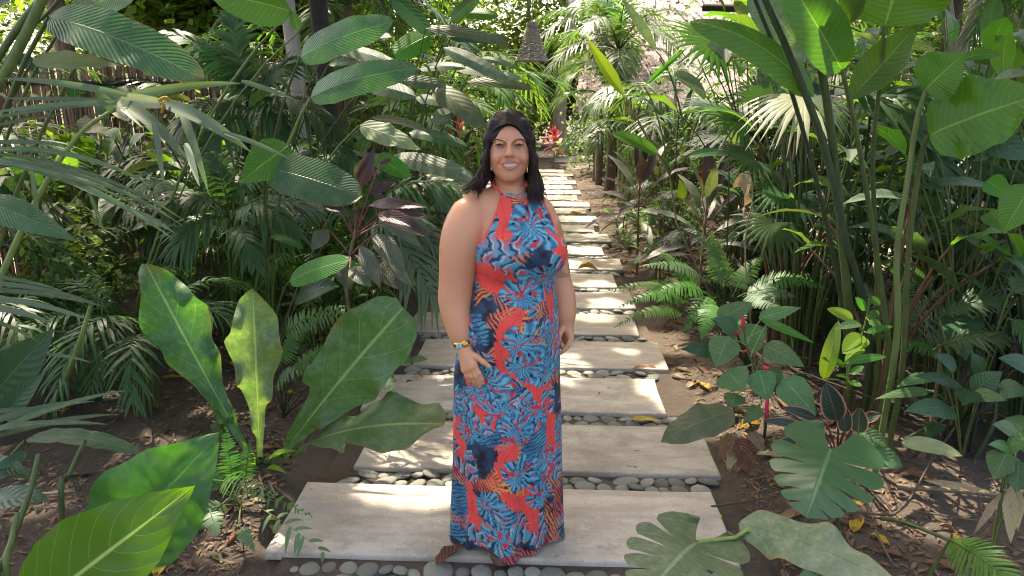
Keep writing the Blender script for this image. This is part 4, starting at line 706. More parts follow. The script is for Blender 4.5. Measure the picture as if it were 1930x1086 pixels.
L(p, (1588, 134, 3.2), (1478, -50, 3.15), 96, 'heli', .9, prof='cala', arch=.03, fold=.25, roll=.25, wave=.1, wn=2, **E_)
L(p, (1597, 52, 3.25), (1540, -90, 3.25), 100, 'heli', .9, prof='oval', arch=.03, fold=.1, **E_)
L(p, (1667, 50, 3.25), (1722, -130, 3.2), 190, 'heli', .9, prof='spade', arch=.04, fold=.15, wave=.15, wn=2, **E_)
L(p, (1598, 190, 3.3), (1736, 38, 3.2), 74, 'heli', .8, prof='lance', arch=-.05, fold=.35, wave=.12, wn=2, **E_)
L(p, (1620, 165, 3.4), (1720, 90, 3.4), 60, 'calagrey', .6, prof='oval', arch=.0, fold=.2, **E_)
L(p, (1535, 182, 3.3), (1300, 40, 3.5), 66, 'heli', .55, prof='cala', arch=.16, fold=-.3, lab='long arching leaf with rolled edge', **E_)
L(p, (1500, 82, 3.6), (1418, -30, 3.6), 86, 'calagrey', .7, prof='cala', arch=.04, **E_)
L(p, (1536, 20, 3.7), (1506, 120, 3.6), 60, 'calagrey', .7, prof='cala', arch=.04, **E_)
L(p, (1744, 170, 2.95), (1820, 100, 2.85), 104, 'heli', .65, prof='spade', arch=.05, fold=.2, wave=.1, wn=2, **E_)
L(p, (1815, 110, 2.95), (1895, 108, 2.9), 40, 'heli', .4, prof='spade', arch=.1, fold=.1, **E_)
L(p, (1750, 256, 2.95), (1960, 180, 2.7), 150, 'heli', .75, prof='oval', arch=.08, fold=.12, wave=.26, wn=2.3, pleat=.012, pn=9, **{**E_, 'nu': 50, 'nv': 11}, lab='big broad leaf at the right edge')
L(p, (1812, 240, 2.9), (1945, 300, 2.75), 66, 'dark', .6, prof='oval', arch=.08, fold=-.1, **E_)
L(p, (1872, 152, 3.), (1945, 140, 2.9), 34, 'calagrey', .4, prof='oval', arch=.08, **E_)
L(p, (1660, 180, 3.3), (1685, 110, 3.3), 24, 'bright', .7, prof='lance', **E_)
L(p, (1868, 400, 2.8), (1900, 440, 2.7), 50, 'bright', .7, prof='heart', **E_)
L(p, (1860, 340, 2.8), (1905, 375, 2.75), 44, 'bright', .7, prof='heart', **E_)
L(p, (1945, 350, 2.6), (1890, 440, 2.6), 70, 'heli', .7, prof='spade', **E_)
for b, t in (((1690, 300, 3.), (1900, 300, 2.95)), ): pass
p = plant('dark_strap_palm', 'dark palm frond with long drooping leaflets crossing behind the tall stalks', 'palm', G3(2.0, 4.2))
for b, t, l_ in (((1560, 160, 4.0), (1760, 265, 3.7), 66), ((1600, 200, 4.), (1740, 180, 3.8), 60), ((1560, 200, 4.1), (1480, 120, 4.2), 60), ((1640, 220, 4.), (1800, 330, 3.7), 60), ((1700, 260, 4.2), (1880, 250, 4.), 60), ((1800, 300, 4.), (1930, 370, 3.8), 60)): Fr(p, b, t, 'palm', l_, 9, .5, stem='stemdark', sr=.008, num=24, ang=35, tang=18, arch=.12, droop=.35)
p = plant('pale_fan_palm', 'fan palm with one bleached pale drooping fan leaf right of centre', 'palm', G3(1.75, 4.4))
hb = at(1516, 184, 4.0)
part('leaf', fan(hb, nrm(A(-.75, -.45, -.35)), UP+A(-.1, -.55, 0), 130*pxm(hb), 15, 62, .55, droop=.5), M['fanpale'], p, label='bleached pale fan')
part('leaf', fan(hb+A(.02, 0, 0), nrm(A(.8, -.4, -.3)), UP+A(0, -.55, 0), 110*pxm(hb), 11, 48, .55, droop=.5), M['palmgrey'], p)
petiole(p, hb, .008, 'stem')
for hx, hy, Y_, d_, R_, m_, sp in ((1432, 188, 4.5, (0, .1, 1), 62, 'palm', 100), (1470, 180, 4.6, (-.6, 0, .6), 70, 'palm', 110), (1345, 84, 5.0, (-.8, -.2, .25), 118, 'palmlime', 100), (1345, 84, 5.0, (.5, 0, .4), 90, 'palmlime', 80), (1420, 300, 4.6, (-.6, -.4, 0), 90, 'palm', 120), (1400, 225, 4.8, (-.8, -.3, 0), 100, 'palmlime', 70), (1460, 420, 4.2, (-.3, -.5, -.5), 80, 'palm', 110), (1500, 380, 4.4, (.3, -.5, -.4), 80, 'dark', 110), (1470, 360, 4.4, (-.7, -.4, -.2), 80, 'palm', 100)):
    B_ = at(hx, hy, Y_); part('leaf', fan(B_, d_, UP+A(0, -.7, 0), R_*pxm(B_), 18, sp, .5, droop=.25), M[m_], p); petiole(p, B_, .006, 'stem')
L(p, (1340, 122, 4.9), (1372, 78, 4.9), 54, 'calagrey', .6, prof='oval', stem='stem')
L(p, (1332, 182, 5.), (1271, 138, 4.8), 36, 'calagrey', .6, prof='cala', arch=.1, fold=-.2)
p = plant('yellow_rolled_leaf_plant', 'thin plant with a yellow rolled leaf glowing above the right cordylines', 'plant', G3(1.62, 5.4))
L(p, (1178, 184, 5.1), (1106, 71, 5.2), 24, 'lime', .8, prof='lance', arch=-.04, fold=.5, frm=at(1262, 330, 5.2), bow=.45, sr=.006, stem='stemtan', lab='yellow rolled leaf')
part('stalk', tube(np.array([A(*p.location), at(1275, 420, 5.3), at(1262, 330, 5.2)]), .007, 6), M['stemtan'], p)
L(p, (1214, 163, 5.2), (1298, 88, 5.2), 11, 'bright', .8, prof='lance', frm=at(1262, 330, 5.2), fold=.3)
L(p, (1237, 96, 5.2), (1168, -8, 5.2), 20, 'calagrey', .7, prof='lance', arch=.06, frm=at(1285, 220, 5.2))
part('stalk', tube(np.array([at(1262, 330, 5.2), at(1290, 260, 5.2), at(1285, 220, 5.2)]), .005, 6), M['stem'], p)
L(p, (1240, 291, 5.), (1152, 251, 5.), 26, 'heli', .6, prof='cala', arch=.08, frm=at(1262, 330, 5.2))
L(p, (1374, 291, 4.8), (1292, 297, 4.7), 22, 'dark', .5, prof='cala', arch=.08)
p = plant('dried_plant', 'curled tan dead leaf hanging on a thin stem, right of the cordylines', 'plant', G3(1.52, 4.3))
part('stem', tube(catmull([A(*p.location), at(1404, 480, 4.15), at(1418, 380, 4.1), at(1414, 330, 4.1), at(1403, 325, 4.1)], 14), .004, 6), M['stemtan'], p)
L(p, (1403, 326, 4.1), (1402, 412, 4.05), 26, 'tan', .9, stem=None, prof='oval', fold=.4, wave=.6, wn=2, twist=2.2, nu=20)
L(p, (1405, 328, 4.1), (1380, 355, 4.1), 20, 'tan', .9, stem=None, prof='oval', fold=.4, wave=.4, wn=2, twist=1)
# cordylines on the right
cordy('cordyline', 'dark cordyline with red edged leaves beside the far right slabs', 'plant', 22, .85, .46, .1, ['cord', 'cord', 'cordgrey'], 3, G3(1.22, 7.0))
c2 = cordy('cordyline', 'nearer grey purple cordyline with one yellow young leaf right of the path', 'plant', 20, .85, .42, .1, ['cordgrey', 'cord', 'cordgrey'], 9, G3(1.42, 5.35))
L(c2, (1288, 378, 5.3), (1282, 338, 5.3), 18, 'lime', .9, stem=None, prof='lance', lab='yellow young leaf')
cordy('cordyline', 'cordyline half hidden behind the yellow leaved one', 'plant', 14, .55, .36, .07, ['cord', 'cordgrey'], 14, G3(1.85, 6.1))
r1 = cordy('cordyline', 'bright red pink cordyline in sun at the far end of the path', 'plant', 26, .7, .24, .1, ['cordred'], 5, G3(.93, 16.9), petm='stempink')
cordy('cordyline', 'dark red cordyline just left of the woman\'s head', 'plant', 22, 1.15, .45, .06, ['cordred', 'cord', 'cord'], 8, G3(-.55, 7.6))
cordy('cordyline', 'low dark cordyline behind the red one left of the path', 'plant', 18, .9, .4, .07, ['cord'], 18, G3(-.85, 6.6))
for b, t, w_ in (((1075, 255, 11), (1020, 240, 11), 16), ): pass

# ------------------------------------------------------------------ thicket behind: a few kinds, copied
def spread(proto, label, group, spots):
    for i, (x, y, rz, s) in enumerate(spots):
        dup(proto, G3(x, y), rz, s, label if isinstance(label, str) else label[i], group)
def hide(o):                                    # the prototype itself becomes the first plant of its row
    pass
ORD = ['leftmost', 'second from left', 'third from left', 'fourth from left', 'fifth from left', 'sixth from left', 'seventh from left', 'eighth from left']
NUM = {2: 'two', 3: 'three', 4: 'four', 5: 'five', 6: 'six', 7: 'seven', 8: 'eight'}
def row(maker, spots, label, group, *a, **k):
    x, y, rz, s = spots[0]; o = maker(*a, loc=(0, 0, 0), group=group, **k); od = sorted(range(len(spots)), key=lambda i: spots[i][0]/spots[i][1])
    lab = lambda i: '%s, %s of %s' % (label, ORD[od.index(i)], NUM[len(spots)])
    o['label'] = lab(0)
    for i, sp in enumerate(spots[1:], 1): dup(o, G3(sp[0], sp[1]), sp[2], sp[3], lab(i), group)
    o.location = tuple(G3(x, y)); o.rotation_euler = (0, 0, rz); o.scale = (s, s, s)
    return o
row(areca, [(-3.1, 5.3, 0, 1), (-2.3, 6.0, 1.3, 1.05), (-4.2, 5.2, 2.2, 1.1), (-1.55, 6.9, 3.1, 1), (-3.4, 4.3, 4, .8), (-2.0, 3.75, 2, .55), (-2.75, 3.5, 5, .6)], 'feathery areca palm clump in the shaded left thicket', 'areca palms of the left thicket', 'areca_palm', '', 'palm', 11, 1.5, 1.5, 'palm', 'stem', 1, num=26)
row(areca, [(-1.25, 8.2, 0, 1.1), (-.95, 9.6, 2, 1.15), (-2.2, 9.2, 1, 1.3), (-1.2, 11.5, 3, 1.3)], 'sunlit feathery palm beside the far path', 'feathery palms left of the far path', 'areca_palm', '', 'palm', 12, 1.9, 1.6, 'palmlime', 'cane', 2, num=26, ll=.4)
row(areca, [(2.0, 9.2, 0, 1.), (3.4, 9.8, 1, .9), (1.75, 11.2, 2, 1.), (4.4, 8.6, 2.7, 1.1), (2.5, 7.6, 4, .75)], 'tall pale caned palm right of the far path', 'cane palms right of the far path', 'cane_palm', '', 'palm', 13, 2.3, 1.3, 'palm', 'cane', 3, num=26, rr=.028, lean=.35, ll=.4)
row(areca, [(2.6, 5.6, 0, 1), (3.5, 5.1, 1.9, 1.1), (3.9, 6.6, .7, 1.2), (3.0, 3.9, 5, .75)], 'leaning palm clump in shade behind the right stalks', 'palm clumps behind the right stalks', 'areca_palm', '', 'palm', 10, 1.4, 1.3, 'palm', 'stemdark', 4, num=24)
row(broad, [(-2.9, 5.9, 0, 1), (-3.6, 6.2, 1.4, 1.1), (-1.9, 7.3, 2.6, 1), (-2.7, 4.6, 4.1, .8), (-1.1, 6.1, 5., .8), (-3.9, 4.2, 3, 1)], 'broad leaved clump in the shaded left thicket', 'broad leaved clumps of the left thicket', 'calathea_clump', '', 'plant', 11, 1.5, .62, .2, 'cala', 'stem', 5, mats=['cala', 'calagrey', 'olive', 'bright'])
row(broad, [(2.5, 6.4, 0, 1), (3.3, 4.6, 1.2, 1.0), (2.75, 4.3, 2.3, .85), (3.7, 5.6, 3.3, 1.15), (2.3, 3.75, 4.7, .7), (4.4, 7.4, 2, 1.2)], 'dark broad leaved clump in the right thicket', 'broad leaved clumps of the right thicket', 'heliconia_clump', '', 'plant', 12, 1.7, .55, .24, 'heli', 'stem', 6, prof='spade', mats=['heli', 'dark', 'cala', 'calagrey'])
row(broad, [(2.75, 4.6, 0, 1), (2.5, 3.3, 1, 1), (2.75, 3.9, 2.4, 1.1), (3.2, 5.2, 3.3, 1.2), (1.95, 5.6, 4.4, 1)], 'dark stemmed narrow leaved plant in the right bed', 'dark stemmed plants of the right bed', 'stem_clump', '', 'plant', 18, 1.25, .4, .09, 'dark', 'stemdark', 7, prof='lance', mats=['dark', 'heli', 'dark', 'calagrey'], sr=.008)
row(broad, [(1.85, 4.9, 0, 1), (2.0, 3.75, 1, .9), (2.2, 6.3, 2.4, 1.1), (1.75, 8.0, 3.3, 1.)], 'upright rusty stemmed plant beside the right slabs', 'rusty stemmed plants of the right bed', 'stem_clump', '', 'plant', 16, 1.5, .4, .1, 'heli', 'stemrust', 17, prof='lance', mats=['heli', 'dark', 'olive'], sr=.009)
row(fernp, [(-1.35, 5.2, 0, 1), (-1.15, 6.6, 1, 1.1), (-2.4, 3.9, 2, .8), (-1.05, 4.4, 3, .75), (-.95, 7.9, 2, 1.2), (-2.9, 3.5, 2, .8)], 'shaded sword fern below the left thicket', 'ferns of the left thicket', 'fern', '', 'fern', 11, .62, 'fern', 4, num=22)
row(fernp, [(1.75, 5.4, 0, 1), (1.45, 6.2, 1, .8), (2.3, 5.1, 2, 1.1), (1.6, 9.2, 3, 1.1), (2.5, 3.6, 4, .9), (1.3, 8.2, 4, .8)], 'grey green fern in the right bed under stems', 'ferns of the right bed', 'fern', '', 'fern', 11, .6, 'ferngrey', 5, num=22)
row(broad, [(1.35, 6.5, 0, 1), (1.55, 7.6, 2, 1.1), (1.3, 5.6, 4, .8), (1.35, 9.0, 1, 1)], 'low loose leaved plant beside the right slabs', 'low leafy plants beside the right slabs', 'low_plant', '', 'plant', 10, .3, .3, .09, 'heart', 'stem', 12, prof='oval', mats=['heart', 'calagrey', 'bright', 'pale'], sr=.004)
row(broad, [(-1.0, 5.5, 0, 1), (-1.05, 7.2, 2, 1.2), (-.85, 8.8, 4, 1.2), (-1.2, 4.6, 1, .9)], 'low leafy plant at the left slab edges', 'low leafy plants beside the left slabs', 'low_plant', '', 'plant', 10, .4, .32, .1, 'heart', 'stem', 13, prof='oval', mats=['dark', 'cala', 'calagrey', 'heart'], sr=.004)
row(fanp, [(3.0, 6.9, 0, 1), (2.3, 7.2, 1.4, 1), (4.2, 5.9, 3, 1.1)], 'green fan palm among the right cane palms', 'fan palms of the right thicket', 'fan_palm', '', 'palm', 9, 1.5, .55, 'palm', 'stem', 3)
row(fanp, [(-1.35, 6.35, 0, 1), (-2.8, 7.1, 2, 1.1)], 'fan palm showing over the left thicket', 'fan palms of the left thicket', 'fan_palm', '', 'palm', 8, 1.7, .5, 'palm', 'stem', 6)

def wispy(name, label, ct, mat, seed, h=1.3, n=700, size=.075, loc=(0, 0, 0), group=None):
    r = np.random.default_rng(seed); root = thing(name, label, ct, loc, group)
    for i in range(7):
        a = i*.9; e = A(math.cos(a), math.sin(a), 0); T = e*.3*r.uniform(.3, 1.2)+UP*h*r.uniform(.6, 1.1); part('stem', tube(bez(A(0, 0, -.02), UP*h*.5+e*.05, T, 7), lerp(.006, .0025, 7), 5), M['stem'], root)
        V, F, UV = crown(n//7, T-UP*.2, (.28, .28, .4), size, r, None, 9, .5); part('foliage', (V, F, UV), M[mat], root, smooth=False)
    return root
row(wispy, [(-3.5, 5.35, 0, 1), (-2.75, 5.9, 1, 1.1), (-4.25, 5.0, 2, 1.1), (-2.1, 6.4, 3, 1.1), (-1.5, 5.4, 4, .8), (-2.6, 4.2, 5, .7), (-3.3, 3.7, 2, .6)], 'wispy small leaved shrub before the reed fence', 'wispy shrubs before the fence', 'wispy_shrub', '', 'shrub', 'farlime', 1)
row(wispy, [(2.9, 5.9, 0, 1), (2.35, 6.9, 1, 1.), (3.9, 6.9, 2, 1.2), (1.75, 8.6, 3, .9), (2.6, 4.5, 4, .75), (1.6, 6.7, 5, .6)], 'wispy small leaved shrub in the right bed', 'wispy shrubs of the right bed', 'wispy_shrub', '', 'shrub', 'far', 2)
row(areca, [(-1.35, 4.9, 0, .6), (-2.2, 4.85, 1, .75), (-3.0, 4.5, 2, .7), (-1.75, 5.6, 3, .85), (-1.05, 5.15, 5, .5)], 'fine leaved young palm low in the left thicket', 'young palms of the left thicket', 'young_palm', '', 'palm', 12, 1.2, 1.2, 'palmlime', 'stem', 21, num=34, ll=.24, lw=.016)
row(areca, [(1.75, 6.0, 0, .6), (2.15, 5.0, 1, .6), (2.9, 5.1, 2, .7), (3.3, 4.3, 3, .7), (1.6, 7.3, 5, .65)], 'fine leaved young palm low in the right thicket', 'young palms of the right thicket', 'young_palm', '', 'palm', 12, 1.2, 1.2, 'palm', 'stem', 22, num=34, ll=.24, lw=.016)
row(broad, [(1.85, 4.45, 0, 1), (2.2, 5.3, 1, 1.05), (2.45, 4.1, 2.4, .95), (1.95, 6.0, 3.3, 1.1), (2.95, 4.9, 4.4, 1.1), (2.3, 3.55, 5, .85), (2.8, 3.75, 1.5, .9)], 'thin green upright stems leafy at the top', 'thin upright stems of the right bed', 'stem_clump', '', 'plant', 16, 2.05, .42, .12, 'heli', 'stem', 27, prof='lance', mats=['heli', 'cala', 'bright', 'calagrey'], sr=.0055, up=(.3, 1.2))
row(broad, [(-2.0, 5.0, 0, 1), (-2.9, 5.0, 1, 1.), (-3.6, 4.6, 2.4, .9), (-1.45, 6.2, 3.3, 1.)], 'thin green upright stems in the left thicket', 'thin upright stems of the left thicket', 'stem_clump', '', 'plant', 13, 1.7, .42, .12, 'heli', 'stem', 28, prof='lance', mats=['heli', 'cala', 'bright', 'calagrey'], sr=.0055, up=(.2, 1.1))
# feather palms with trunks beyond the cordylines
def fpalm(name, label, ct, h, fl, nf, mat, seed, loc=(0, 0, 0), group=None, dead=8, tr=.075):
    r = random.Random(seed); q = np.random.default_rng(seed); root = thing(name, label, ct, loc, group); o = A(*loc); top = o+A(.08, .05, h)
    part('trunk', tube(catmull([o-UP*.1, o+A(.03, 0, h*.4), o+A(.0, .04, h*.75), top], 14), lerp(tr*1.2, tr*.8, 14)*(1+.04*np.sin(np.arange(14)*2.)), 10), M['bark'], root)
    for i in range(nf):
        a = i*2.39996; u_ = 1.2-1.75*(i/nf); e = A(math.cos(a), math.sin(a), 0); T = top+e*fl*math.cos(u_)*r.uniform(.8, 1.1)+UP*fl*math.sin(u_)*.8
        part('frond', frond(top, T, UP+e*.15, arch=.17, num=34, ll=fl*.26, lw=.028, ang=60, droop=.4, lift=.1, pu=.12, rng=q, rad=.014, droopr=.2), M[mat], root)
    for i in range(dead):
        a = i*2.39996+1; e = A(math.cos(a), math.sin(a), 0); part('dead_leaf', leaf(top-UP*.1, top+e*.22-UP*r.uniform(.5, .9), .09, e, 8, 3, arch=.1, prof='strip', wave=.3), M['brown'], root)
    return root
fpalm('feather_palm', 'feather palm with shaggy brown trunk beside the hanging lantern', 'palm', 2.7, 1.6, 17, 'palm', 31, G3(1.62, 14.2))
fpalm('feather_palm', 'taller feather palm behind the shaggy one right of the lantern', 'palm', 2.3, 1.5, 16, 'palm', 32, G3(1.6, 12.2))
fpalm('feather_palm', 'feather palm rising over the cane palms at the top right', 'palm', 3.1, 1.5, 13, 'palm', 33, G3(3.9, 11.4))
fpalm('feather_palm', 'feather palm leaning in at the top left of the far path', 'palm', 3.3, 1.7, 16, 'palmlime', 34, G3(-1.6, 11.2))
fpalm('feather_palm', 'feather palm behind the olive calathea on the left', 'palm', 2.6, 1.5, 16, 'palm', 35, G3(-1.9, 8.6))
fpalm('feather_palm', 'slim feather palm in the right corner behind the broad leaves', 'palm', 2.6, 1.3, 14, 'palm', 36, G3(4.75, 7.0), tr=.06, dead=0)
for x, y, h, r_, m_, lb in ((-1.62, 5.75, 2.6, .06, 'barkpale', 'pale sunlit trunk behind the ribbed leaves on the left'), (-1.45, 5.9, 3., .075, 'barkdark', 'dark trunk beside the pale one on the left'), (2.0, 5.3, 1.6, .085, 'barkdark', 'dark shaggy trunk under the bleached fan leaf'), (-2.85, 3.6, 1.5, .06, 'stemrust', 'rust brown trunk at the left edge below the smooth leaf'), (2.55, 7.9, 3.2, .055, 'cane', 'ringed palm trunk in front of the thatched roof'), (2.95, 7.6, 3.2, .05, 'cane', 'second ringed palm trunk in front of the thatched roof')):
    b = G3(x, y); o = thing('palm_trunk', lb, 'trunk', b); part('trunk', tube(catmull([b-UP*.1, b+A(.02, .02, h*.5), b+A(-.03, 0, h)], 24), lerp(r_*1.15, r_*.85, 24)*(1+.05*np.sin(np.arange(24)*2.1)), 10), M[m_], o)
    for i in range(5):
        a = i*1.257+x; e = A(math.cos(a), math.sin(a), 0); tp = b+A(-.03, 0, h); part('frond', frond(tp, tp+e*.9+UP*.3, UP, arch=.2, num=20, ll=.3, lw=.028, pu=.12), M['palm'], o)

# ------------------------------------------------------------------ overhead canopy and far trees
GAPS = [(at(*p[:3]), p[3]) for p in [  # spots to be sunlit: canopy leaves between them and the sun are left out
 (640, 60, 4.2, .26), (700, 150, 4.2, .13), (735, 120, 4.4, .15), (590, 340, 3.65, .1), (660, 350, 3.6, .09), (760, 80, 5.3, .3), (300, 210, 2.5, .26), (420, 240, 2.5, .16), (870, 375, 2.4, .06),
 (1130, 130, 5.1, .35), (1300, 60, 5., .4), (1450, 200, 4., .3), (1550, 205, 4., .16), (1340, 450, 4.3, .3), (1250, 540, 4.1, .2), (1590, 620, 3.1, .16), (1395, 480, 4.2, .2), (1545, 60, 3.25, .1),
 (440, 850, 2.9, .16), (420, 920, 2.7, .12), (470, 720, 3.1, .07), (1100, 140, 10, .6), (1040, 262, 17.2, .9), (930, 260, 7.6, .3), (880, 120, 5.5, .25)]]
GAPS += [(onz(1045, 318), 1.1), (at(866, 380, 2.52), .03), (at(960, 215, 2.6), .0)]
GAPS += [(onz(x, y), r-.05 if y > 650 else r) for x, y, r in [(1085, 385, .5), (1090, 360, .5), (1060, 345, .4), (1105, 415, .3), (1110, 470, .28), (1060, 500, .2), (1130, 540, .17), (1120, 595, .14), (1150, 575, .15), (1240, 625, .16), (1270, 640, .13), (740, 835, .16), (800, 850, .1), (745, 890, .1), (760, 960, .045), (1155, 1010, .04), (1145, 1030, .045), (520, 1010, .1), (730, 1040, .04), (600, 1035, .05), (1200, 840, .05), (1300, 835, .05), (1250, 700, .1), (190, 700, .18), (430, 1030, .1), (180, 680, .12), (1640, 470, 1.3), (1750, 480, 1.2), (1560, 460, .7), (400, 435, .8), (350, 430, .8), (600, 440, .6), (600, 520, .2), (1330, 440, .5), (1150, 385, .4), (1210, 430, .25), (1010, 700, .05), (1180, 660, .09), (1210, 720, .07)]]
gr_ = random.Random(12)
for i in range(70):                              # more small holes put in the canopy to dapple both beds
    sd_ = -1 if i % 2 else 1; GAPS.append((A(sd_*gr_.uniform(1., 3.6), gr_.uniform(3.2, 7.5), gr_.uniform(.3, 1.7)), gr_.uniform(.03, .17)))
def keep(P):
    k = np.ones(len(P), bool)
    for T, r in GAPS:
        d = P-T; s = d@SUN; pr = np.linalg.norm(d-s[:, None]*SUN, axis=1); k &= ~((pr < r+.05) & (s > .6))
    return k & ~(inframe(P, 40) & (P[:, 1] < 15.5))
def tree(name, label, tb, h, crowns, mat, bark, seed, n, size, tr=.12, cull=None, group=None, limbs=True, clumps=40):
    r = np.random.default_rng(seed); b = G3(*tb); root = thing(name, label, 'tree', b, group); top = A(crowns[0][0], crowns[0][1], crowns[0][2]-.2) if limbs else b+UP*h
    part('trunk', tube(catmull([b-UP*.1, b+A(r.normal(0, .08), r.normal(0, .08), h*.5), b+A(r.normal(0, .12), r.normal(0, .12), h)], 12), lerp(tr, tr*.6, 12), 10), M[bark], root)
    for c in crowns:
        cc = A(*c[:3]); part('limb', tube(catmull([b+UP*h*.8, (b+UP*h+cc)/2+UP*.25, cc-UP*.3], 8), lerp(tr*.5, tr*.12, 8), 6), M[bark], root)
        V, F, UV = crown(int(n*c[4]), cc, c[3], size, r, cull, clumps); part('crown', (V, F, UV), M[mat], root, smooth=False)
    return root
# shade trees: trunks stand in the beds beside and behind the view, crowns meet over the path
cn = 0
for tb, cs in (((-4.9, 4.2), [((-3.4, 4.6, 5.4), (2.3, 2.4, .9)), ((-1.2, 6., 5.9), (1.9, 2., .8)), ((-1.7, 5.3, 5.5), (1.3, 1.2, .5))]), ((4.9, 4.4), [((3.6, 5.0, 5.3), (2.2, 2.4, .9)), ((1.4, 5.4, 6.2), (1.8, 2, .8))]), ((-5.0, 8.6), [((-3.6, 8.6, 5.8), (2.3, 2.3, .9)), ((-1., 9.2, 6.4), (2.1, 2.1, .8))]), ((5.2, 9.4), [((3.3, 8., 6.), (2.0, 1.8, .8)), ((1.2, 8.6, 6.6), (1.6, 1.5, .8))]), ((-4.4, 13.4), [((-2.9, 12.6, 6.3), (2.3, 2.2, .9))]), ((5.4, 13.6), [((4.2, 10.6, 6.6), (1.6, 1.4, .7))]), ((-4.6, 1.2), [((-2.8, 2.4, 5.2), (2., 1.6, .8))]), ((4.6, 1.), [((2.9, 2.4, 5.3), (2., 1.6, .8))])):
    cn += 1; side = 'left' if tb[0] < 0 else 'right'
    tree('shade_tree', 'tall shade tree whose crown hangs over the path from the %s bed, %s' % (side, ['', 'nearest in view', 'nearest in view', 'second along', 'second along', 'far end', 'far end', 'beside the camera', 'beside the camera'][cn]), tb, 4.0, [(*c, rd, 1.) for c, rd in cs], 'far', 'bark', 40+cn, CAN_N, .17, .13, keep, 'shade trees over the path', clumps=150)
# far sunlit trees behind everything
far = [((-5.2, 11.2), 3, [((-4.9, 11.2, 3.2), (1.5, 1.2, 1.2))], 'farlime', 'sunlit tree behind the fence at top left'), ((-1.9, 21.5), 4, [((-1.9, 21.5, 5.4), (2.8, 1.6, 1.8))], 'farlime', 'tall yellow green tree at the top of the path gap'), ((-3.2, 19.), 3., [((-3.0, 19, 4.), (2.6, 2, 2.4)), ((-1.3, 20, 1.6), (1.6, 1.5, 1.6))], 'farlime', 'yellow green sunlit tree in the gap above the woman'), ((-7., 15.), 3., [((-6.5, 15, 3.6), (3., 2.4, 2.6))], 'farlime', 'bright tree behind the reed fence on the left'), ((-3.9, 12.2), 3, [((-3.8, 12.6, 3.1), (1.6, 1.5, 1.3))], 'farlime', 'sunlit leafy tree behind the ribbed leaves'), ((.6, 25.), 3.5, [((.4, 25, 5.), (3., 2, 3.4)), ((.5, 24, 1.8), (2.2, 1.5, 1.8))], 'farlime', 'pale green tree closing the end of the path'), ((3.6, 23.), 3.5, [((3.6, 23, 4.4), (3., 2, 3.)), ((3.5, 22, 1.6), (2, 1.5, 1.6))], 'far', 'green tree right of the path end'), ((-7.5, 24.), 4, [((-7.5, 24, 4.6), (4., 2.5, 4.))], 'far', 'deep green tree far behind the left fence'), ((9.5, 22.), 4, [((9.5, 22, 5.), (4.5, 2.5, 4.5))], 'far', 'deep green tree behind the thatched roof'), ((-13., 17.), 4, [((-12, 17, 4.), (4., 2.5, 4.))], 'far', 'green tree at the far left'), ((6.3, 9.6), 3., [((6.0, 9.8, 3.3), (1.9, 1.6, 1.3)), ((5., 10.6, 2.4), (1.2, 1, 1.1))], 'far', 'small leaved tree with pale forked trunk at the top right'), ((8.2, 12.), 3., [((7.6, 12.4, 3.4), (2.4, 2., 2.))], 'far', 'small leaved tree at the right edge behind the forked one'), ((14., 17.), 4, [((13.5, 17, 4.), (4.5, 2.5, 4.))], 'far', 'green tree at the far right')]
for i, (tb, h, cs, mt, lb) in enumerate(far):
    tree('far_tree', lb, tb, h, [(*c, rd, 1.) for c, rd in cs], mt, 'barkpale' if i in (10, 5) else 'bark', 80+i, FAR_N if i != 10 else FAR_N*.5, .19 if i != 10 else .1, .16, None, clumps=60)
fk = thing('forked_trunk', 'pale forked trunk catching the sun at the top right', 'tree', G3(4.9, 8.4))
for P_, r_ in (([G3(4.9, 8.4)-UP*.1, at(1795, 250, 8.4), at(1800, 105, 8.4)], .085), ([at(1800, 108, 8.4), at(1822, 55, 8.35), at(1850, -20, 8.3)], .05), ([at(1800, 108, 8.4), at(1792, 50, 8.4), at(1785, -20, 8.4)], .06), ([at(1812, 110, 8.5), at(1830, 40, 8.6), at(1838, -20, 8.6)], .05)): part('limb' if r_ < .08 else 'trunk', tube(catmull(P_, 8), lerp(r_, r_*.7, 8), 8), M['barkpale'], fk)
V, F, UV = crown(900, (5.0, 8.4, 3.6), (1.2, .8, .9), .1, np.random.default_rng(3), None, 30); part('crown', (V, F, UV), M['far'], fk, smooth=False)
for x, y, z, rd, lb, sd in ((-.75, 15.2, .9, (1.1, .8, 1.1), 'grey green vine covered bush left of the path end', 1), (-2.4, 14.4, 1.2, (1.5, 1, 1.3), 'grey green bush farther left behind the palms', 2), (2.2, 15.6, .8, (1., .8, 1.), 'leafy bush right of the path end', 3), (3.6, 14.5, .6, (1.4, .7, .8), 'low leafy bush under the thatched roof', 4)):
    o = thing('vine_bush', lb, 'bush', G3(x, y)); part('stem', tube(np.array([G3(x, y)-UP*.05, A(x, y, z)]), .03, 6), M['bark'], o)
    V, F, UV = crown(4200, (x, y, z), rd, .1, np.random.default_rng(sd), None, 50); part('leaves', (V, F, UV), M['fargrey'], o, smooth=False)
tk = thing('bare_trunk', 'pale tree trunk at the far end of the path behind the red cordyline', 'tree', G3(1.3, 19.5)); b = A(*tk.location); part('trunk', tube(catmull([b-UP*.1, b+A(-.08, 0, 1.2), b+A(.1, 0, 2.6), b+A(.2, .1, 4.5)], 12), lerp(.2, .12, 12), 10), M['barkpale'], tk)
V, F, UV = crown(2500, b+A(.2, .1, 5.2), (1.6, 1.4, 1.0), .17, np.random.default_rng(9), None, 40); part('crown', (V, F, UV), M['farlime'], tk, smooth=False)

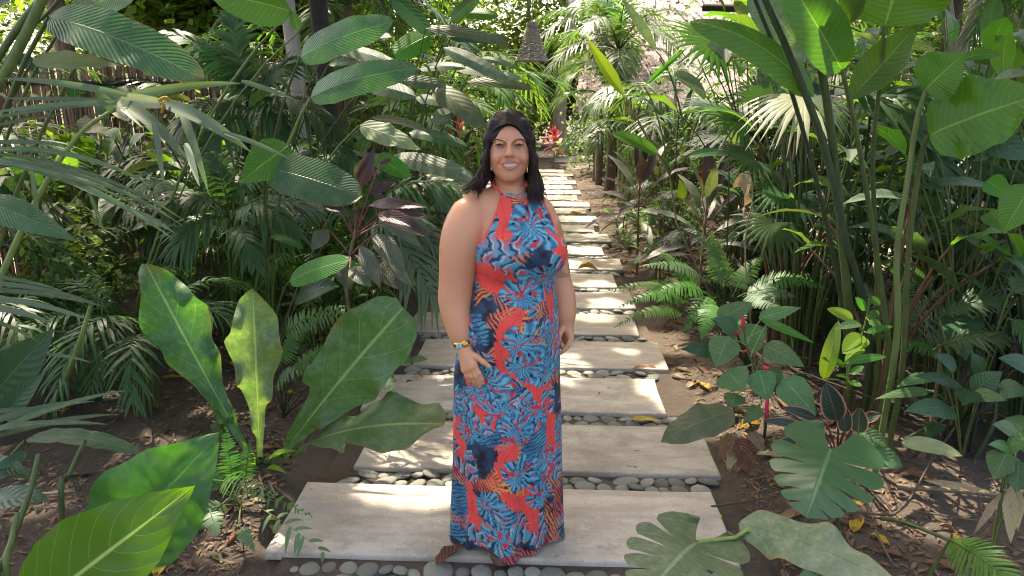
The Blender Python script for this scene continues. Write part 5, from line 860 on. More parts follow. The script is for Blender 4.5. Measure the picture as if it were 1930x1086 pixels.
# ------------------------------------------------------------------ hanging wicker lantern
lb_ = at(1003, 115, 10.6); lt = at(1003, 45, 10.6); s = pxm(lt)
ln = thing('hanging_lantern', 'dark woven wicker lantern shade hanging over the far path', 'lantern', lt)
def wick():
    gs = []; H_ = lt[2]-lb_[2]; c0 = A(lt[0], lt[1], 0); Rz = lambda q: s*(9.5+(21*q**1.25))
    for j in range(26):
        q = j/25.; 
        if .52 < q < .58: continue
        a = np.linspace(0, 2*math.pi, 29); R_ = Rz(q)*(1+.025*np.sin(a*9+j*1.7)); P = np.stack([c0[0]+R_*np.cos(a), c0[1]+R_*np.sin(a), lt[2]-H_*q+.006*np.sin(a*7+j)], 1); gs.append(tube(P, .0085, 4))
    for i in range(26):
        a = i*2*math.pi/26; gs.append(tube(np.array([[c0[0]+Rz(q)*math.cos(a), c0[1]+Rz(q)*math.sin(a), lt[2]-H_*q] for q in np.linspace(0, 1, 6)]), .006, 4))
    return cat(*gs)
part('shade', wick(), M['wick'], ln)
a = np.linspace(0, 2*math.pi, 25); part('bottom_rim', tube(np.stack([lt[0]+s*30.5*np.cos(a), lt[1]+s*30.5*np.sin(a), np.full(25, lb_[2])], 1), .014, 6), M['wick'], ln)
part('top_cap', tube(np.array([lt+UP*.0, lt+UP*.02]), s*10, 14), M['wick'], ln)
part('cord', tube(np.array([lt, A(lt[0], lt[1], 4.6)]), .008, 5), M['wick'], ln)
br = thing('branch', 'bare overhead branch holding the lantern cord', 'branch', A(lt[0]-1.8, lt[1], 4.5)); part('limb', tube(catmull([A(-5.0, 8.6, 4.0), A(lt[0]-1.8, lt[1], 4.5), A(lt[0], lt[1], 4.62), A(lt[0]+1.2, lt[1]+.3, 4.8)], 14), lerp(.07, .03, 14), 7), M['bark'], br)

# ------------------------------------------------------------------ fallen leaves, twigs, roots
DL = []
for sd in range(7):
    r = random.Random(sd); l = 1.
    V, F, UV = leaf(A(-.5, 0, 0), A(.5, r.uniform(-.1, .1), 0), r.uniform(.24, .4), UP, 12, 5, arch=r.uniform(-.03, .16), fold=r.uniform(.2, .9), curl=r.uniform(0, .5), prof='lance' if sd % 2 else 'oval', wave=.25, wn=2, twist=r.uniform(-.8, .8), ph=sd); V = V-A(0, 0, V[:, 2].min()); DL.append((V, F, UV))
DM = {(i, m): mesh('fallen_leaf', V, F, M[m], UV) for i, (V, F, UV) in enumerate(DL) for m in ('brown', 'tan', 'yellow')}
def drop(p, l, rz, m, i, label, group=None, z=0.): 
    o = link('fallen_leaf', DM[(i % 7, m)], None, p+A(0, 0, z+.002)); o.scale = (l, l, l); o.rotation_euler = (rv(-.12, .12), rv(-.12, .12), rz); return tag(o, label, 'fallen leaf', group)
for px, py, l, rz, m, i, z, lb in ((856, 1046, .17, .75, 'brown', 2, 0, 'long brown dry leaf on the front slab at the dress hem'), (1214, 793, .16, -.25, 'yellow', 4, .0, 'large mottled yellow leaf on the pebbles right of the woman'), (790, 710, .085, -.7, 'yellow', 1, 0, 'curved yellow leaf on the third slab'), (771, 720, .05, .8, 'brown', 3, 0, 'small brown leaf beside the curved yellow one'), (1130, 742, .03, 1.2, 'brown', 0, 0, 'tiny dry leaf on the third slab right of the dress'), (1084, 405, .2, .1, 'yellow', 3, 0, 'orange yellow leaf on a far slab'), (1108, 510, .2, 0, 'yellow', 5, 0, 'golden leaf beside the slab edge behind her arm'), (1075, 911, .06, .2, 'brown', 1, -.02, 'small tan leaf on the pebbles by the dress'), (1128, 624, .1, -.5, 'brown', 0, -.01, 'dark golden leaf on pebbles at her left hand'), (1080, 688, .1, 0, 'brown', 5, -.01, 'thin brown leaf on the pebbles near the dress'), (1215, 695, .16, -.1, 'brown', 4, 0, 'mottled brown leaf at the corner of the fourth slab'), (1280, 705, .12, -.6, 'tan', 1, 0, 'tan leaf off the corner of the fourth slab'), (1262, 678, .13, -.15, 'brown', 3, .01, 'reddish leaf beside the fourth slab'), (328, 718, .13, .25, 'yellow', 2, 0, 'yellow green leaf alone on the left soil'), (1358, 974, .04, 1.4, 'yellow', 4, .0, 'small yellow curl beside the faded monstera'), (395, 945, .1, .6, 'yellow', 5, .04, 'bright yellow leaf caught in the sunlit fern'), (520, 1000, .14, -1.1, 'tan', 6, .0, 'tan leaf leaning on the left corner of the front slab'), (512, 988, .06, .2, 'yellow', 1, .02, 'small ochre leaf at the left corner of the front slab'), (1655, 1035, .09, -1.2, 'yellow', 0, 0, 'ochre leaf on the soil at lower right'), (1650, 1008, .07, .4, 'brown', 2, 0, 'rust leaf on the soil at lower right'), (1560, 975, .07, 1., 'tan', 5, 0, 'tan leaf below the glossy monstera'), (620, 765, .1, .6, 'yellow', 6, 0, 'yellow leaf on the soil under the big rosette leaf'), (548, 755, .09, .1, 'yellow', 3, 0, 'ochre leaf on the soil behind the rosette'), (1210, 735, .08, -1, 'tan', 3, -.02, 'pale curled leaf on the soil by the third slab')):
    drop(onz(px, py) if z >= 0 and (abs(onz(px, py)[0]) < .9) else gpt(px, py), l, rz, m, i, lb, None, z)
q = random.Random(77)
for i in range(300):
    s_ = 1 if i % 2 else -1; y = 1.9+7.5*q.random()**1.5; x = s_*(1.02+abs(q.gauss(0, .55))+.02*y); p = G3(x, y)
    if not inframe(p[None], 0)[0]: continue
    nr_ = 'nearest' if y < 4 else 'distant'
    m = ('brown', 'brown', 'tan', 'brown', 'yellow')[q.randrange(5)]
    drop(p, q.uniform(.06, .15), q.uniform(0, 6.3), m, i, 'dry %s fallen leaf on the %s soil of the %s bed' % (m, 'near' if y < 4 else 'farther', 'right' if s_ > 0 else 'left'), '%s leaves fallen on the %s %s bed' % (m, 'near' if y < 4 else 'farther', 'right' if s_ > 0 else 'left'))
gs = []; g2 = []
for i in range(20000):                             # litter of bits and twigs that nobody could count
    s_ = 1 if i % 2 else -1; y = 1.7+14*q.random()**2.3; x = s_*(.97+abs(q.gauss(0, .75))+.02*y); p = G3(x, y)+UP*.006; a = q.uniform(0, 6.3); l = q.uniform(.012, .06); d = A(math.cos(a), math.sin(a), q.gauss(0, .15))*l; e = A(-math.sin(a), math.cos(a), q.gauss(0, .3))*l*q.uniform(.12, .4)
    g2 += [p-d*.5, p+e*.5+UP*.004, p+d*.5, p-e*.5+UP*.004]
tag(link('leaf_litter', mesh('leaf_litter', np.array(g2), np.arange(len(g2)).reshape(-1, 4), M['litter'])), 'bits of dry leaf and bark scattered over the soil', kind='stuff')
for P_, r_, lb in (([(1545, 1000, 0), (1600, 965, .05), (1690, 968, .06), (1735, 905, .14), (1762, 860, .25), (1800, 805, .4)], .007, 'grey crooked stick rising from the soil at lower right'), ([(1690, 918, .05), (1800, 925, .06), (1890, 935, .06)], .013, 'thick dead stalk lying across the lower right soil'), ([(1720, 962, .03), (1800, 975, .03), (1850, 982, .03)], .004, 'thin dark twig on the lower right soil'), ([(1440, 750, .2), (1500, 705, .3), (1560, 720, .28), (1650, 752, .25)], .006, 'grey green runner stem crossing behind the pink edged leaves'), ([(1650, 1000, .04), (1665, 1030, .05), (1680, 1060, .02)], .006, 'rusty bent twig on the lower right soil'), ([(470, 760, .2), (430, 800, .1), (415, 815, .05)], .003, 'thin tan twig leaning beside the seedling'), ([(1340, 955, 0), (1410, 945, .02), (1440, 940, .03)], .005, 'pale stick on soil by the front slab'), ([(240, 870, .0), (300, 850, .01), (345, 838, .02)], .004, 'thin twig on the left soil')):
    P = [onz(*a) for a in P_]; o = thing('stick', lb, 'stick', P[0]); part('stick_piece', tube(catmull(P, 14), lerp(r_, r_*.6, 14), 6), M['root'], o)
p = plant('dead_leaf_cluster', 'cluster of crumpled brown leaves hanging beside the right slab corner', 'dead leaves', gpt(1400, 870))
for b, t, w_, m_ in (((1378, 818, 2.75), (1358, 868, 2.7), 26, 'brown'), ((1380, 820, 2.75), (1388, 862, 2.7), 24, 'tan'), ((1392, 826, 2.72), (1410, 890, 2.65), 30, 'brown'), ((1400, 830, 2.72), (1424, 868, 2.68), 24, 'brown'), ((1415, 815, 2.8), (1440, 850, 2.75), 22, 'tan'), ((1385, 850, 2.7), (1372, 885, 2.65), 20, 'tan')): L(p, b, t, w_, m_, .8, stem='stemtan', sr=.002, prof='oval', fold=.4, wave=.6, wn=2, curl=.3)
p = plant('dead_leaf_cluster', 'long dead tan leaves hanging over the soil at the lower right edge', 'dead leaves', G3(1.78, 2.5))
for b, t, w_ in (((1888, 928, 2.3), (1835, 1008, 2.25), 14), ((1905, 915, 2.3), (1905, 1025, 2.2), 26), ((1920, 920, 2.3), (1918, 1000, 2.2), 20), ((1740, 905, 2.45), (1880, 930, 2.35), 14)): L(p, b, t, w_, 'tan', .9, stem=None, prof='lance', fold=.3, wave=.3, wn=2, arch=.04)
part('stem', tube(np.array([A(*p.location), at(1940, 925, 2.35), at(1888, 926, 2.32)]), .008, 6), M['stemtan'], p)
p = plant('stump_roots', 'dark cluster of old stems and roots behind the stick at lower right', 'stump', gpt(1800, 895))
for i in range(13):
    x = 1745+i*7+q.uniform(-14, 14); b = gpt(x, 880-q.uniform(0, 40)); part('stem', tube(catmull([b-UP*.03, b+A(q.uniform(-.02, .07), 0, .2), b+A(q.uniform(-.02, .22), q.uniform(-.05, .1), q.uniform(.3, .7))], 8), lerp(q.uniform(.008, .018), .005, 8), 6), M[q.choice(['barkdark', 'stemrust', 'barkdark', 'stemdark'])], p)

# ------------------------------------------------------------------ the woman: one implicit body surface, dress, hair
YW = 2.46; YK = 1.057; WB = HC*(1-1/YK)     # modelled at YW, then set down 14 cm farther back at 1.057 size
def W(px, py, dy=0.): return at(px, py, YW+dy)
def axis(lo, hi, h, fine=()):
    v = [lo]
    while v[-1] < hi:
        st = h
        for a, b, q in fine:
            if a <= v[-1] < b: st = q
        v.append(v[-1]+st)
    return np.array(v, np.float32)
class Field:
    def __init__(s, ax): s.ax = ax; s.n = np.array([len(a) for a in ax]); s.D = np.ones(s.n, np.float32)
    def win(s, lo, hi):
        a = [max(0, int(np.searchsorted(s.ax[i], lo[i]))-1) for i in range(3)]; b = [min(len(s.ax[i]), int(np.searchsorted(s.ax[i], hi[i]))+1) for i in range(3)]; sl = tuple(slice(a[i], max(a[i], b[i])) for i in range(3))
        return sl, np.meshgrid(*[s.ax[i][sl[i]] for i in range(3)], indexing='ij', sparse=True)
    def add(s, sl, d, k, sub=False):
        D = s.D[sl]; 
        if sub: d = -d; h = np.clip(.5-.5*(D-d)/k, 0, 1); s.D[sl] = D+(d-D)*h+k*h*(1-h)
        else: h = np.clip(.5+.5*(D-d)/k, 0, 1); s.D[sl] = D+(d-D)*h-k*h*(1-h)
    def ell(s, c, r, k=.02, sub=False, rot=0.):
        c = A(*c); r = A(*r); m = r.max()+k+.012; sl, (x, y, z) = s.win(c-m, c+m); x = x-c[0]; y = y-c[1]; z = z-c[2]
        if rot: x, y = x*math.cos(rot)+y*math.sin(rot), y*math.cos(rot)-x*math.sin(rot)
        k0 = np.sqrt((x/r[0])**2+(y/r[1])**2+(z/r[2])**2); k1 = np.sqrt((x/r[0]**2)**2+(y/r[1]**2)**2+(z/r[2]**2)**2)+1e-6; s.add(sl, k0*(k0-1)/k1, k, sub)
    def cap(s, p, q, r0, r1, k=.02, sub=False):
        p = A(*p); q = A(*q); m = max(r0, r1)+k+.012; sl, (x, y, z) = s.win(np.minimum(p, q)-m, np.maximum(p, q)+m); d = q-p; L2 = d@d+1e-9
        t = np.clip(((x-p[0])*d[0]+(y-p[1])*d[1]+(z-p[2])*d[2])/L2, 0, 1); s.add(sl, np.sqrt((x-p[0]-t*d[0])**2+(y-p[1]-t*d[1])**2+(z-p[2]-t*d[2])**2)-(r0+(r1-r0)*t), k, sub)
    def chain(s, P, R, k=.02):
        for i in range(len(P)-1): s.cap(P[i], P[i+1], R[i], R[i+1], k)
    def nets(s):
        D = s.D; I = D < 0; n = s.n; c = np.zeros(n-1, np.uint8)
        for i in (0, 1):
            for j in (0, 1):
                for k in (0, 1): c += I[i:n[0]-1+i, j:n[1]-1+j, k:n[2]-1+k]
        act = (c > 0) & (c < 8); ix = np.argwhere(act); idx = np.full(n-1, -1, np.int32); idx[act] = np.arange(len(ix)); S = np.zeros((len(ix), 3)); cn = np.zeros(len(ix)); co = [(i, j, k) for i in (0, 1) for j in (0, 1) for k in (0, 1)]
        val = {q: D[ix[:, 0]+q[0], ix[:, 1]+q[1], ix[:, 2]+q[2]].astype(float) for q in co}
        for a in co:
            for e in range(3):
                if a[e] == 0:
                    b = tuple(1 if m == e else a[m] for m in range(3)); va, vb = val[a], val[b]; x = (va < 0) != (vb < 0); t = np.where(x, va/(va-vb+1e-12*(va == vb)), 0); P = np.tile(A(*a), (len(ix), 1)); P[:, e] += t; S[x] += P[x]; cn += x
        S = S/cn[:, None]; V = np.stack([s.ax[i][ix[:, i]]+S[:, i]*(s.ax[i][ix[:, i]+1]-s.ax[i][ix[:, i]]) for i in range(3)], 1).astype(float); F = []
        for e in range(3):
            f, g = (e+1) % 3, (e+2) % 3; a = [slice(0, n[m]) for m in range(3)]; a[e] = slice(0, n[e]-1); b = list(a); b[e] = slice(1, n[e]); x = I[tuple(a)] != I[tuple(b)]; w = np.argwhere(x); w = w[(w[:, f] > 0) & (w[:, g] > 0) & (w[:, f] < n[f]-1) & (w[:, g] < n[g]-1)]; fl = I[tuple(w.T)]
            def cell(df, dg): q = w.copy(); q[:, f] -= df; q[:, g] -= dg; return idx[tuple(q.T)]
            Q = np.stack([cell(1, 1), cell(0, 1), cell(0, 0), cell(1, 0)], 1); Q[~fl] = Q[~fl][:, ::-1]; F.append(Q)
        return V, np.concatenate(F)
def pz(py, Y=YW): return float(at(965, py, Y)[2])
wroot = thing('person', 'dark haired woman in a long red and blue leaf print dress on the front slab', 'person', (0, YW, WB))
# horizontal sections of trunk and skirt: height -> centre x, centre y, half width, half depth, turn
TZ = [0, .2, .43, .625, .746, .85, .95, 1.0, 1.05, 1.1, 1.15, 1.22, 1.28, 1.33, 1.37, 1.41]
TX = [-.018, -.018, -.016, -.018, -.02, -.012, -.005, .0, .004, .008, .012, .016, .012, .006, .0, -.004]
TY = [.0, .0, .0, 0, 0, 0, 0, 0, 0, .0, .0, .005, .012, .02, .028, .034]
TA = [.188, .186, .182, .182, .18, .175, .162, .149, .136, .139, .146, .153, .16, .13, .07, .05]
TB = [.19, .18, .165, .16, .16, .152, .138, .126, .116, .112, .112, .108, .09, .072, .056, .045]
TR = [.1, .1, .12, .15, .2, .22, .24, .26, .28, .3, .3, .3, .28, .25, .2, .2]
def trunk(F_, grow, z0, z1, k, fold=0.):
    sl, (x, y, z) = F_.win((-.4, YW-.35, z0), (.4, YW+.35, z1)); zz = z.ravel(); g = lambda T: np.interp(zz, TZ, T).astype(np.float32)[None, None]
    x0, y0, a, b, t = g(TX), g(TY), g(TA)+grow, g(TB)+grow, g(TR); x = x-x0; y = y-YW-y0; xr = x*np.cos(t)+y*np.sin(t); yr = y*np.cos(t)-x*np.sin(t); q = np.sqrt((xr/a)**2+(yr/b)**2)+1e-6
    if fold:
        th = np.arctan2(xr/a, -yr/b); am = (np.clip((1.0-z)/1.0, 0, 1)**1.2*fold).astype(np.float32)
        q = q/(1+am*(.55*np.cos(5*th+.5+.35*np.sin(z*4))+.35*np.cos(9*th+1.2-.3*np.sin(z*5))+.2*np.cos(14*th+.3)-.75*np.exp(-((th+.82+.1*z)/.11)**2)-.6*np.exp(-((th-.8)/.1)**2)-.3*np.exp(-((th-.15-.15*z)/.09)**2)))
    F_.add(sl, ((q-1)*np.minimum(a, b)*.92).astype(np.float32), k)
def bust(F_, g):
    for sx in (-1, 1):
        t = .3; l = A(sx*.066, -.083, 0); c = A(.014+l[0]*math.cos(t)-l[1]*math.sin(t), YW+l[0]*math.sin(t)+l[1]*math.cos(t), 1.192); F_.ell(c, (.068+g, .062+g, .07+g), .045)
FX = W(960, 300)[0]; AX = [axis(-.3, .3, .004, [(FX-.062, FX+.062, .0021)]), axis(YW-.3, YW+.27, .004, [(YW-.115, YW-.05, .0024)]), axis(.05, 1.67, .004, [(1.415, 1.578, .0021)])]
B = Field(AX)
trunk(B, -.004, .82, 1.40, .03); bust(B, -.004)
for sx in (-1, 1): B.chain([A(-.012+sx*.07, YW, .84), A(-.016+sx*.07, YW+.01, .45), A(-.018+sx*.085, YW+.01, WB+.08)], [.075, .055, .04], .03); B.ell((-.018+sx*.085, YW-.01, WB+.045), (.042, .115, .03), .02)
# neck, shoulders
B.chain([W(962, 378, .04), W(960, 335, .02)], [.052, .05], .03); B.chain([W(962, 374, .045), W(905, 384, .01), W(881, 402, -.03)], [.045, .043, .048], .03); B.chain([W(962, 374, .045), W(998, 381, .06), W(1014, 397, .08)], [.045, .043, .045], .03)
B.ell(W(958, 402, .02), (.12, .075, .06), .04)
AL = [W(881, 406, -.03), W(872, 438, -.045), W(865, 480, -.055), W(858, 545, -.06), W(857, 572, -.065), W(862, 605, -.085), W(871, 645, -.105)]
SNAP = B.D.copy()
ALs = catmull(AL, 19); B.chain(ALs, catmull(np.array([.049, .058, .0575, .0475, .0425, .0365, .0275])[:, None], 19)[:, 0], .025)
AR = [W(1016, 400, .08), W(1031, 440, .09), W(1043, 490, .09), W(1053, 535, .085), W(1061, 560, .075), W(1064, 585, .06), W(1066, 606, .05)]
B.chain(catmull(AR, 19), catmull(np.array([.045, .048, .046, .040, .037, .0325, .0255])[:, None], 19)[:, 0], .02)
def hand(wr, palm, fingers, thumb):
    for p, q, r0, r1 in palm: B.cap(p, q, r0, r1, .012)
    for P in fingers: B.chain(P, lerp(.0092, .0072, len(P)), .0045)
    B.chain(thumb, lerp(.0125, .0078, len(thumb)), .006)
hw = AL[-1]; kn = [W(895, 688, -.158), W(889, 693, -.157), W(882, 696, -.150), W(875, 697, -.142)]
hand(hw, [(hw, kn[0], .022, .0125), (hw, kn[1], .022, .0125), (hw, kn[2], .021, .012), (hw, kn[3], .02, .0115)], [[kn[0], W(903, 704, -.168), W(908, 715, -.166), W(910, 722, -.162)], [kn[1], W(897, 709, -.166), W(902, 720, -.163), W(904.5, 728, -.158)], [kn[2], W(889, 710, -.158), W(894, 719, -.154), W(897, 726, -.15)], [kn[3], W(881, 708, -.148), W(885, 715, -.145), W(888, 720, -.142)]], [W(880, 662, -.125), W(899, 673, -.155), W(912, 683, -.168), W(922, 691, -.17)])
hw2 = AR[-1]; kn2 = [W(1076, 638, .015), W(1073, 642, .03), W(1069, 644, .045), W(1065, 644, .055)]
hand(hw2, [(hw2, kn2[0], .0215, .0125), (hw2, kn2[1], .0215, .0125), (hw2, kn2[2], .02, .012), (hw2, kn2[3], .019, .011)], [[kn2[0], W(1071, 651, -.002), W(1063, 661, -.008), W(1052, 669, -.008)], [kn2[1], W(1068, 655, .012), W(1061, 655, .005), W(1058, 647, .012)], [kn2[2], W(1063, 656, .03), W(1056, 654, .022), W(1056, 646, .03)], [kn2[3], W(1060, 653, .045), W(1054, 651, .038), W(1054, 644, .045)]], [W(1061, 617, .03), W(1054, 629, .005), W(1051, 642, -.008), W(1047.5, 654, -.01)])
# head and face
B.ell(W(960, 258, .018), (.071, .087, .078), .02); B.ell(W(960, 293, -.008), (.0615, .068, .078), .02); B.ell(W(960, 320, -.03), (.0435, .041, .036), .025); B.ell(W(960.5, 334, -.057), (.017, .014, .012), .02)
for x in (941, 980): B.ell(W(x, 297, -.05), (.023, .022, .021), .022)
for x in (935, 984.5): B.cap(W(x, 262, -.015), W(x+(1 if x < 960 else -1), 308, -.02), .019, .015, .03)
for x in (941.8, 977.8): B.ell(W(x, 272.5, -.088), (.0185, .014, .0125), .012, True)
B.cap(W(932, 266, -.066), W(951, 264.5, -.078), .0055, .006, .012); B.cap(W(968, 264.5, -.078), W(987, 266, -.066), .006, .0055, .012)
B.cap(W(959.7, 270, -.079), W(959.7, 289, -.096), .0065, .0095, .011); B.ell(W(959.7, 291, -.098), (.0095, .010, .0085), .008)
for x in (952.8, 966.6): B.ell(W(x, 293, -.084), (.0068, .009, .006), .006)
for x in (956, 963.5): B.ell(W(x, 296.2, -.093), (.0028, .004, .0022), .002, True)
LU = [W(943.5, 308.4, -.067), W(950, 307., -.0785), W(956.5, 305.3, -.084), W(961.5, 305.6, -.0855), W(966.5, 304.9, -.084), W(973, 305.9, -.0785), W(980, 306.8, -.067)]
LL_ = [W(943.8, 309, -.067), W(951, 315., -.079), W(956.5, 317.4, -.083), W(961.3, 318.2, -.0845), W(967, 317., -.083), W(972.5, 314.1, -.079), W(979.7, 307.4, -.067)]
B.ell(W(961.7, 311.2, -.088), (.029, .02, .0066), .003, True)
for sx in (-1, 1): B.cap(W(961+sx*13, 296, -.082), W(961+sx*21.5, 311, -.067), .0012, .0016, .010, True)
B.chain(LU, [.0013, .0025, .0034, .0032, .0034, .0025, .0013], .003); B.chain(LL_, [.0013, .0026, .0034, .0037, .0034, .0026, .0013], .003)
for cx in (941.8, 977.8):
    B.chain([W(cx-9, 274, -.0685), W(cx-5, 271.2, -.0755), W(cx, 270.2, -.0785), W(cx+5, 271., -.0755), W(cx+9, 273.6, -.0685)], [.0022, .0032, .0036, .0032, .0022], .004)
    B.chain([W(cx-8, 275.4, -.068), W(cx, 277., -.0755), W(cx+8, 275.2, -.068)], [.002, .003, .002], .004)
V, F = B.nets()
def dpl(V, P):                                        # distance in the face plane to a polyline
    best = np.full(len(V), 9.)
    for p, q in zip(P[:-1], P[1:]):
        a = V[:, [0, 2]]-p[[0, 2]]; d = (q-p)[[0, 2]]; t = np.clip(a@d/(d@d+1e-12), 0, 1); best = np.minimum(best, np.linalg.norm(a-t[:, None]*d, axis=1))
    return best
SK = A(.58, .275, .148); C = np.tile(SK, (len(V), 1)); C *= (1+.06*(fbm(V[:, 0]*30+V[:, 1]*20, V[:, 2]*30, 5)-.5))[:, None]
def tint(m, c): 
    global C
    C = C*(1-m[:, None])+A(*c)*m[:, None]
ff = ((V[:, 1] < YW-.03) & (V[:, 2] > 1.41)).astype(float)
for x, y, r_ in ((936, 302, .024), (984, 302, .024)): tint(ff*.42*np.exp(-(np.linalg.norm(V[:, [0, 2]]-W(x, y, -.06)[[0, 2]], axis=1)/r_)**2), (.58, .2, .14))
lip = np.minimum(dpl(V, np.array(LU)), dpl(V, np.array(LL_))); tint(ff*np.clip(1.5-lip/.0034, 0, 1)*.8, (.47, .15, .115))
Wf = lambda x, y: W(x, y, -.077)
for cx in (941.8, 977.8): tint(ff*.3*np.exp(-(np.linalg.norm(V[:, [0, 2]]-Wf(cx, 268)[[0, 2]], axis=1)/.011)**2), (.24, .11, .075)); tint(ff*.22*np.exp(-(np.linalg.norm(V[:, [0, 2]]-Wf(cx, 280)[[0, 2]], axis=1)/.010)**2), (.3, .14, .09))
FV = V[(V[:, 1] < YW-.02) & (V[:, 2] > 1.41)]
def fy(P): 
    d = (FV[:, 0]-P[0])**2+(FV[:, 2]-P[2])**2; return FV[d < max(d.min()*1.2, .0027**2), 1].min()
inm = ff*((np.abs(V[:, 0]-W(961.5, 311)[0]) < .021) & (np.abs(V[:, 2]-pz(311.3, YW-.08)) < .004) & (lip > .004)); tint(inm, (.06, .015, .012))
for K_ in (kn, kn2):
    for p in K_: tint(.3*np.exp(-(np.linalg.norm(V-p, axis=1)/.011)**2), (.5, .21, .14))
for P in ((909.5, 721, -.162), (904, 727, -.158), (921, 690, -.17), (1052.5, 668, -.008), (1048, 653, -.01)): tint(.7*(np.linalg.norm(V-W(*P)+A(0, .005, 0), axis=1) < .0065), (.62, .36, .29))
tint(.45*((V[:, 0] > .13) & (np.abs(V[:, 2]-1.13) < .055)).astype(float)*(fbm(V[:, 1]*60, V[:, 2]*60, 2) > .5), (.09, .075, .07))
M['skin'] = vcol('skin', .42, .4, 220, Subsurface_Weight=.12, Subsurface_Radius=(.012, .005, .003))
part('body', (V, F, None), M['skin'], wroot, C)
eyeM = vcol('eye', .2, .4)
for cx in (941.8, 977.8):
    c = W(cx, 273.7, -.0655); u, v = np.meshgrid(lerp(0, math.pi, 25), lerp(0, 2*math.pi, 25)[:-1], indexing='ij'); n_ = np.stack([np.sin(u)*np.cos(v), -np.cos(u), np.sin(u)*np.sin(v)], -1).reshape(-1, 3); g = nrm(A(.0, -1, .07)); an = np.arccos(np.clip(n_@g, -1, 1))
    Ce = np.where((an < .25)[:, None], A(.004, .004, .004), np.where((an < .6)[:, None], A(.02, .011, .007), A(.55, .5, .47))); part('eye', (c+n_*.0118, gridf(25, 24, True), None), eyeM, wroot, Ce)
rb = np.random.default_rng(2); lash = plain('lash_black', (.012, .008, .007), None, 50, .5, 0, hv=0)
for sd, BP in ((-1, [Wf(928.5, 267.3), Wf(933, 264.6), Wf(939, 263.), Wf(949.5, 264.9)]), (1, [Wf(988, 267), Wf(983.5, 264.3), Wf(978, 262.8), Wf(968, 264.7)])):
    c_ = catmull(np.array(BP), 46); g_ = []
    for i, c in enumerate(c_):
        for _ in range(2):
            w_ = .0021*(.25+.75*math.sin(3.14*(.08+.8*i/45))); o_ = A(rb.normal(0, .0006), 0, rb.uniform(-w_, w_)); q0 = c+o_; q1 = q0+A(sd*.0045, 0, .0012*(1-i/30)+rb.normal(0, .0006)); g_.append(tube(np.array([[q[0], fy(q)-.0004-.0006*f, q[2]] for f, q in ((0, q0), (1, (q0+q1)/2), (0, q1))]), [.00035, .0003, .0001], 3))
    part('eyebrow', cat(*g_), lash, wroot)
for cx in (941.8, 977.8):
    for P, r_ in (([Wf(cx-9.5, 274.6), Wf(cx-5, 272.2), Wf(cx, 271.2), Wf(cx+5, 272.), Wf(cx+9.5, 274.2)], .0012), ([Wf(cx-8, 275.6), Wf(cx, 276.9), Wf(cx+8, 275.3)], .0005)):
        c_ = catmull(np.array(P), 15); part('eyelash', tube(np.array([[q[0], fy(q)-.0006, q[2]] for q in c_]), r_*np.sin(np.linspace(.5, 2.64, 15)), 5), lash, wroot)
tt = lerp(-1, 1, 41); tv = []
for s_ in (0, 1): tv += [W(961.8+16.*t, 305.8-.8*t+1.2*t*t+(8.8*(1-.5*t*t)-.4*abs(math.sin(t*14)))*s_, -.0790+.0105*t*t) for t in tt]
part('teeth', (np.array(tv), gridf(2, 41), None), plain('teeth', (.6, .56, .5), (.54, .5, .44), 300, .25, 0, hv=0), wroot)
# ---- dress
kz = int(np.searchsorted(AX[2], 1.405)); Dr = Field([AX[0], AX[1], AX[2][:kz]]); Dr.D = SNAP[:, :, :kz]-np.float32(.0055); Dr.D[:, :, :int(np.searchsorted(AX[2], 1.))] = 1; trunk(Dr, .006, 0., 1.41, .02, .17); bust(Dr, .004); Dr.ell((-.02, YW-.085, .93), (.12, .075, .11), .06)
sl, (x, y, z) = Dr.win((-1, YW-1, -1), (1, YW+1, 3)); zz = z.ravel()
lp = [(945, 362), (941, 378), (935, 396), (926, 418), (914, 440), (900, 456), (885, 462)]; rp = [(1014, 360), (1022, 374), (1034, 395), (1043, 415), (1050, 440), (1058, 455)]
lz = [pz(b, YW-.05) for a, b in lp][::-1]; lx = [W(a, b, -.05)[0] for a, b in lp][::-1]; rz_ = [pz(b, YW-.02) for a, b in rp][::-1]; rx_ = [W(a, b, -.02)[0] for a, b in rp][::-1]
xl = np.interp(zz, lz, lx, left=-9)[None, None]; xr = np.interp(zz, rz_, rx_, left=9)[None, None]; zt = pz(370, YW-.08)+.16*np.abs(x-.02)**1.2
th = np.arctan2(x+.018, -(y-YW)); hem = WB+.018+.016*np.cos(5*th+.5+1.6)+.010*np.cos(3*th+1.)
cut = np.maximum(np.maximum(xl-x, x-xr), np.maximum(z-zt, (hem-z)*1.)); Dr.D = np.maximum(Dr.D, np.broadcast_to(cut, Dr.D.shape).astype(np.float32))
V, F = Dr.nets()
# print: (S, T) are cloth coordinates, arc length round the body and height, in print units of about 1.85 mm
zz = V[:, 2]; cx, cy, aa, bb, tr = [np.interp(zz, TZ, T) for T in (TX, TY, TA, TB, TR)]; dx = V[:, 0]-cx; dy = V[:, 1]-YW-cy; th = np.arctan2(dx*np.cos(tr*.0)+dy*0, -dy*aa/bb)
S = 958+cx/.00185+aa*th/.00185; T = 370+(1.372-zz)/.00186
wob = lambda sc, sd: fbm(S/sc+sd, T/sc, sd)-.5
S3 = S+22*wob(42, 41)+10*wob(15, 43); T3 = T+22*wob(42, 42)+10*wob(15, 44); S2 = S+10*wob(18, 3); T2 = T+10*wob(18, 4)
TEAL, SKY, BLUE, NAVY, BLACK, CORAL, RED, ORANGE, WHITE = A(.07, .29, .38), A(.17, .45, .53), A(.03, .12, .23), A(.01, .03, .06), A(.008, .008, .012), A(.78, .075, .055), A(.55, .03, .04), A(.78, .3, .06), A(.6, .7, .72)
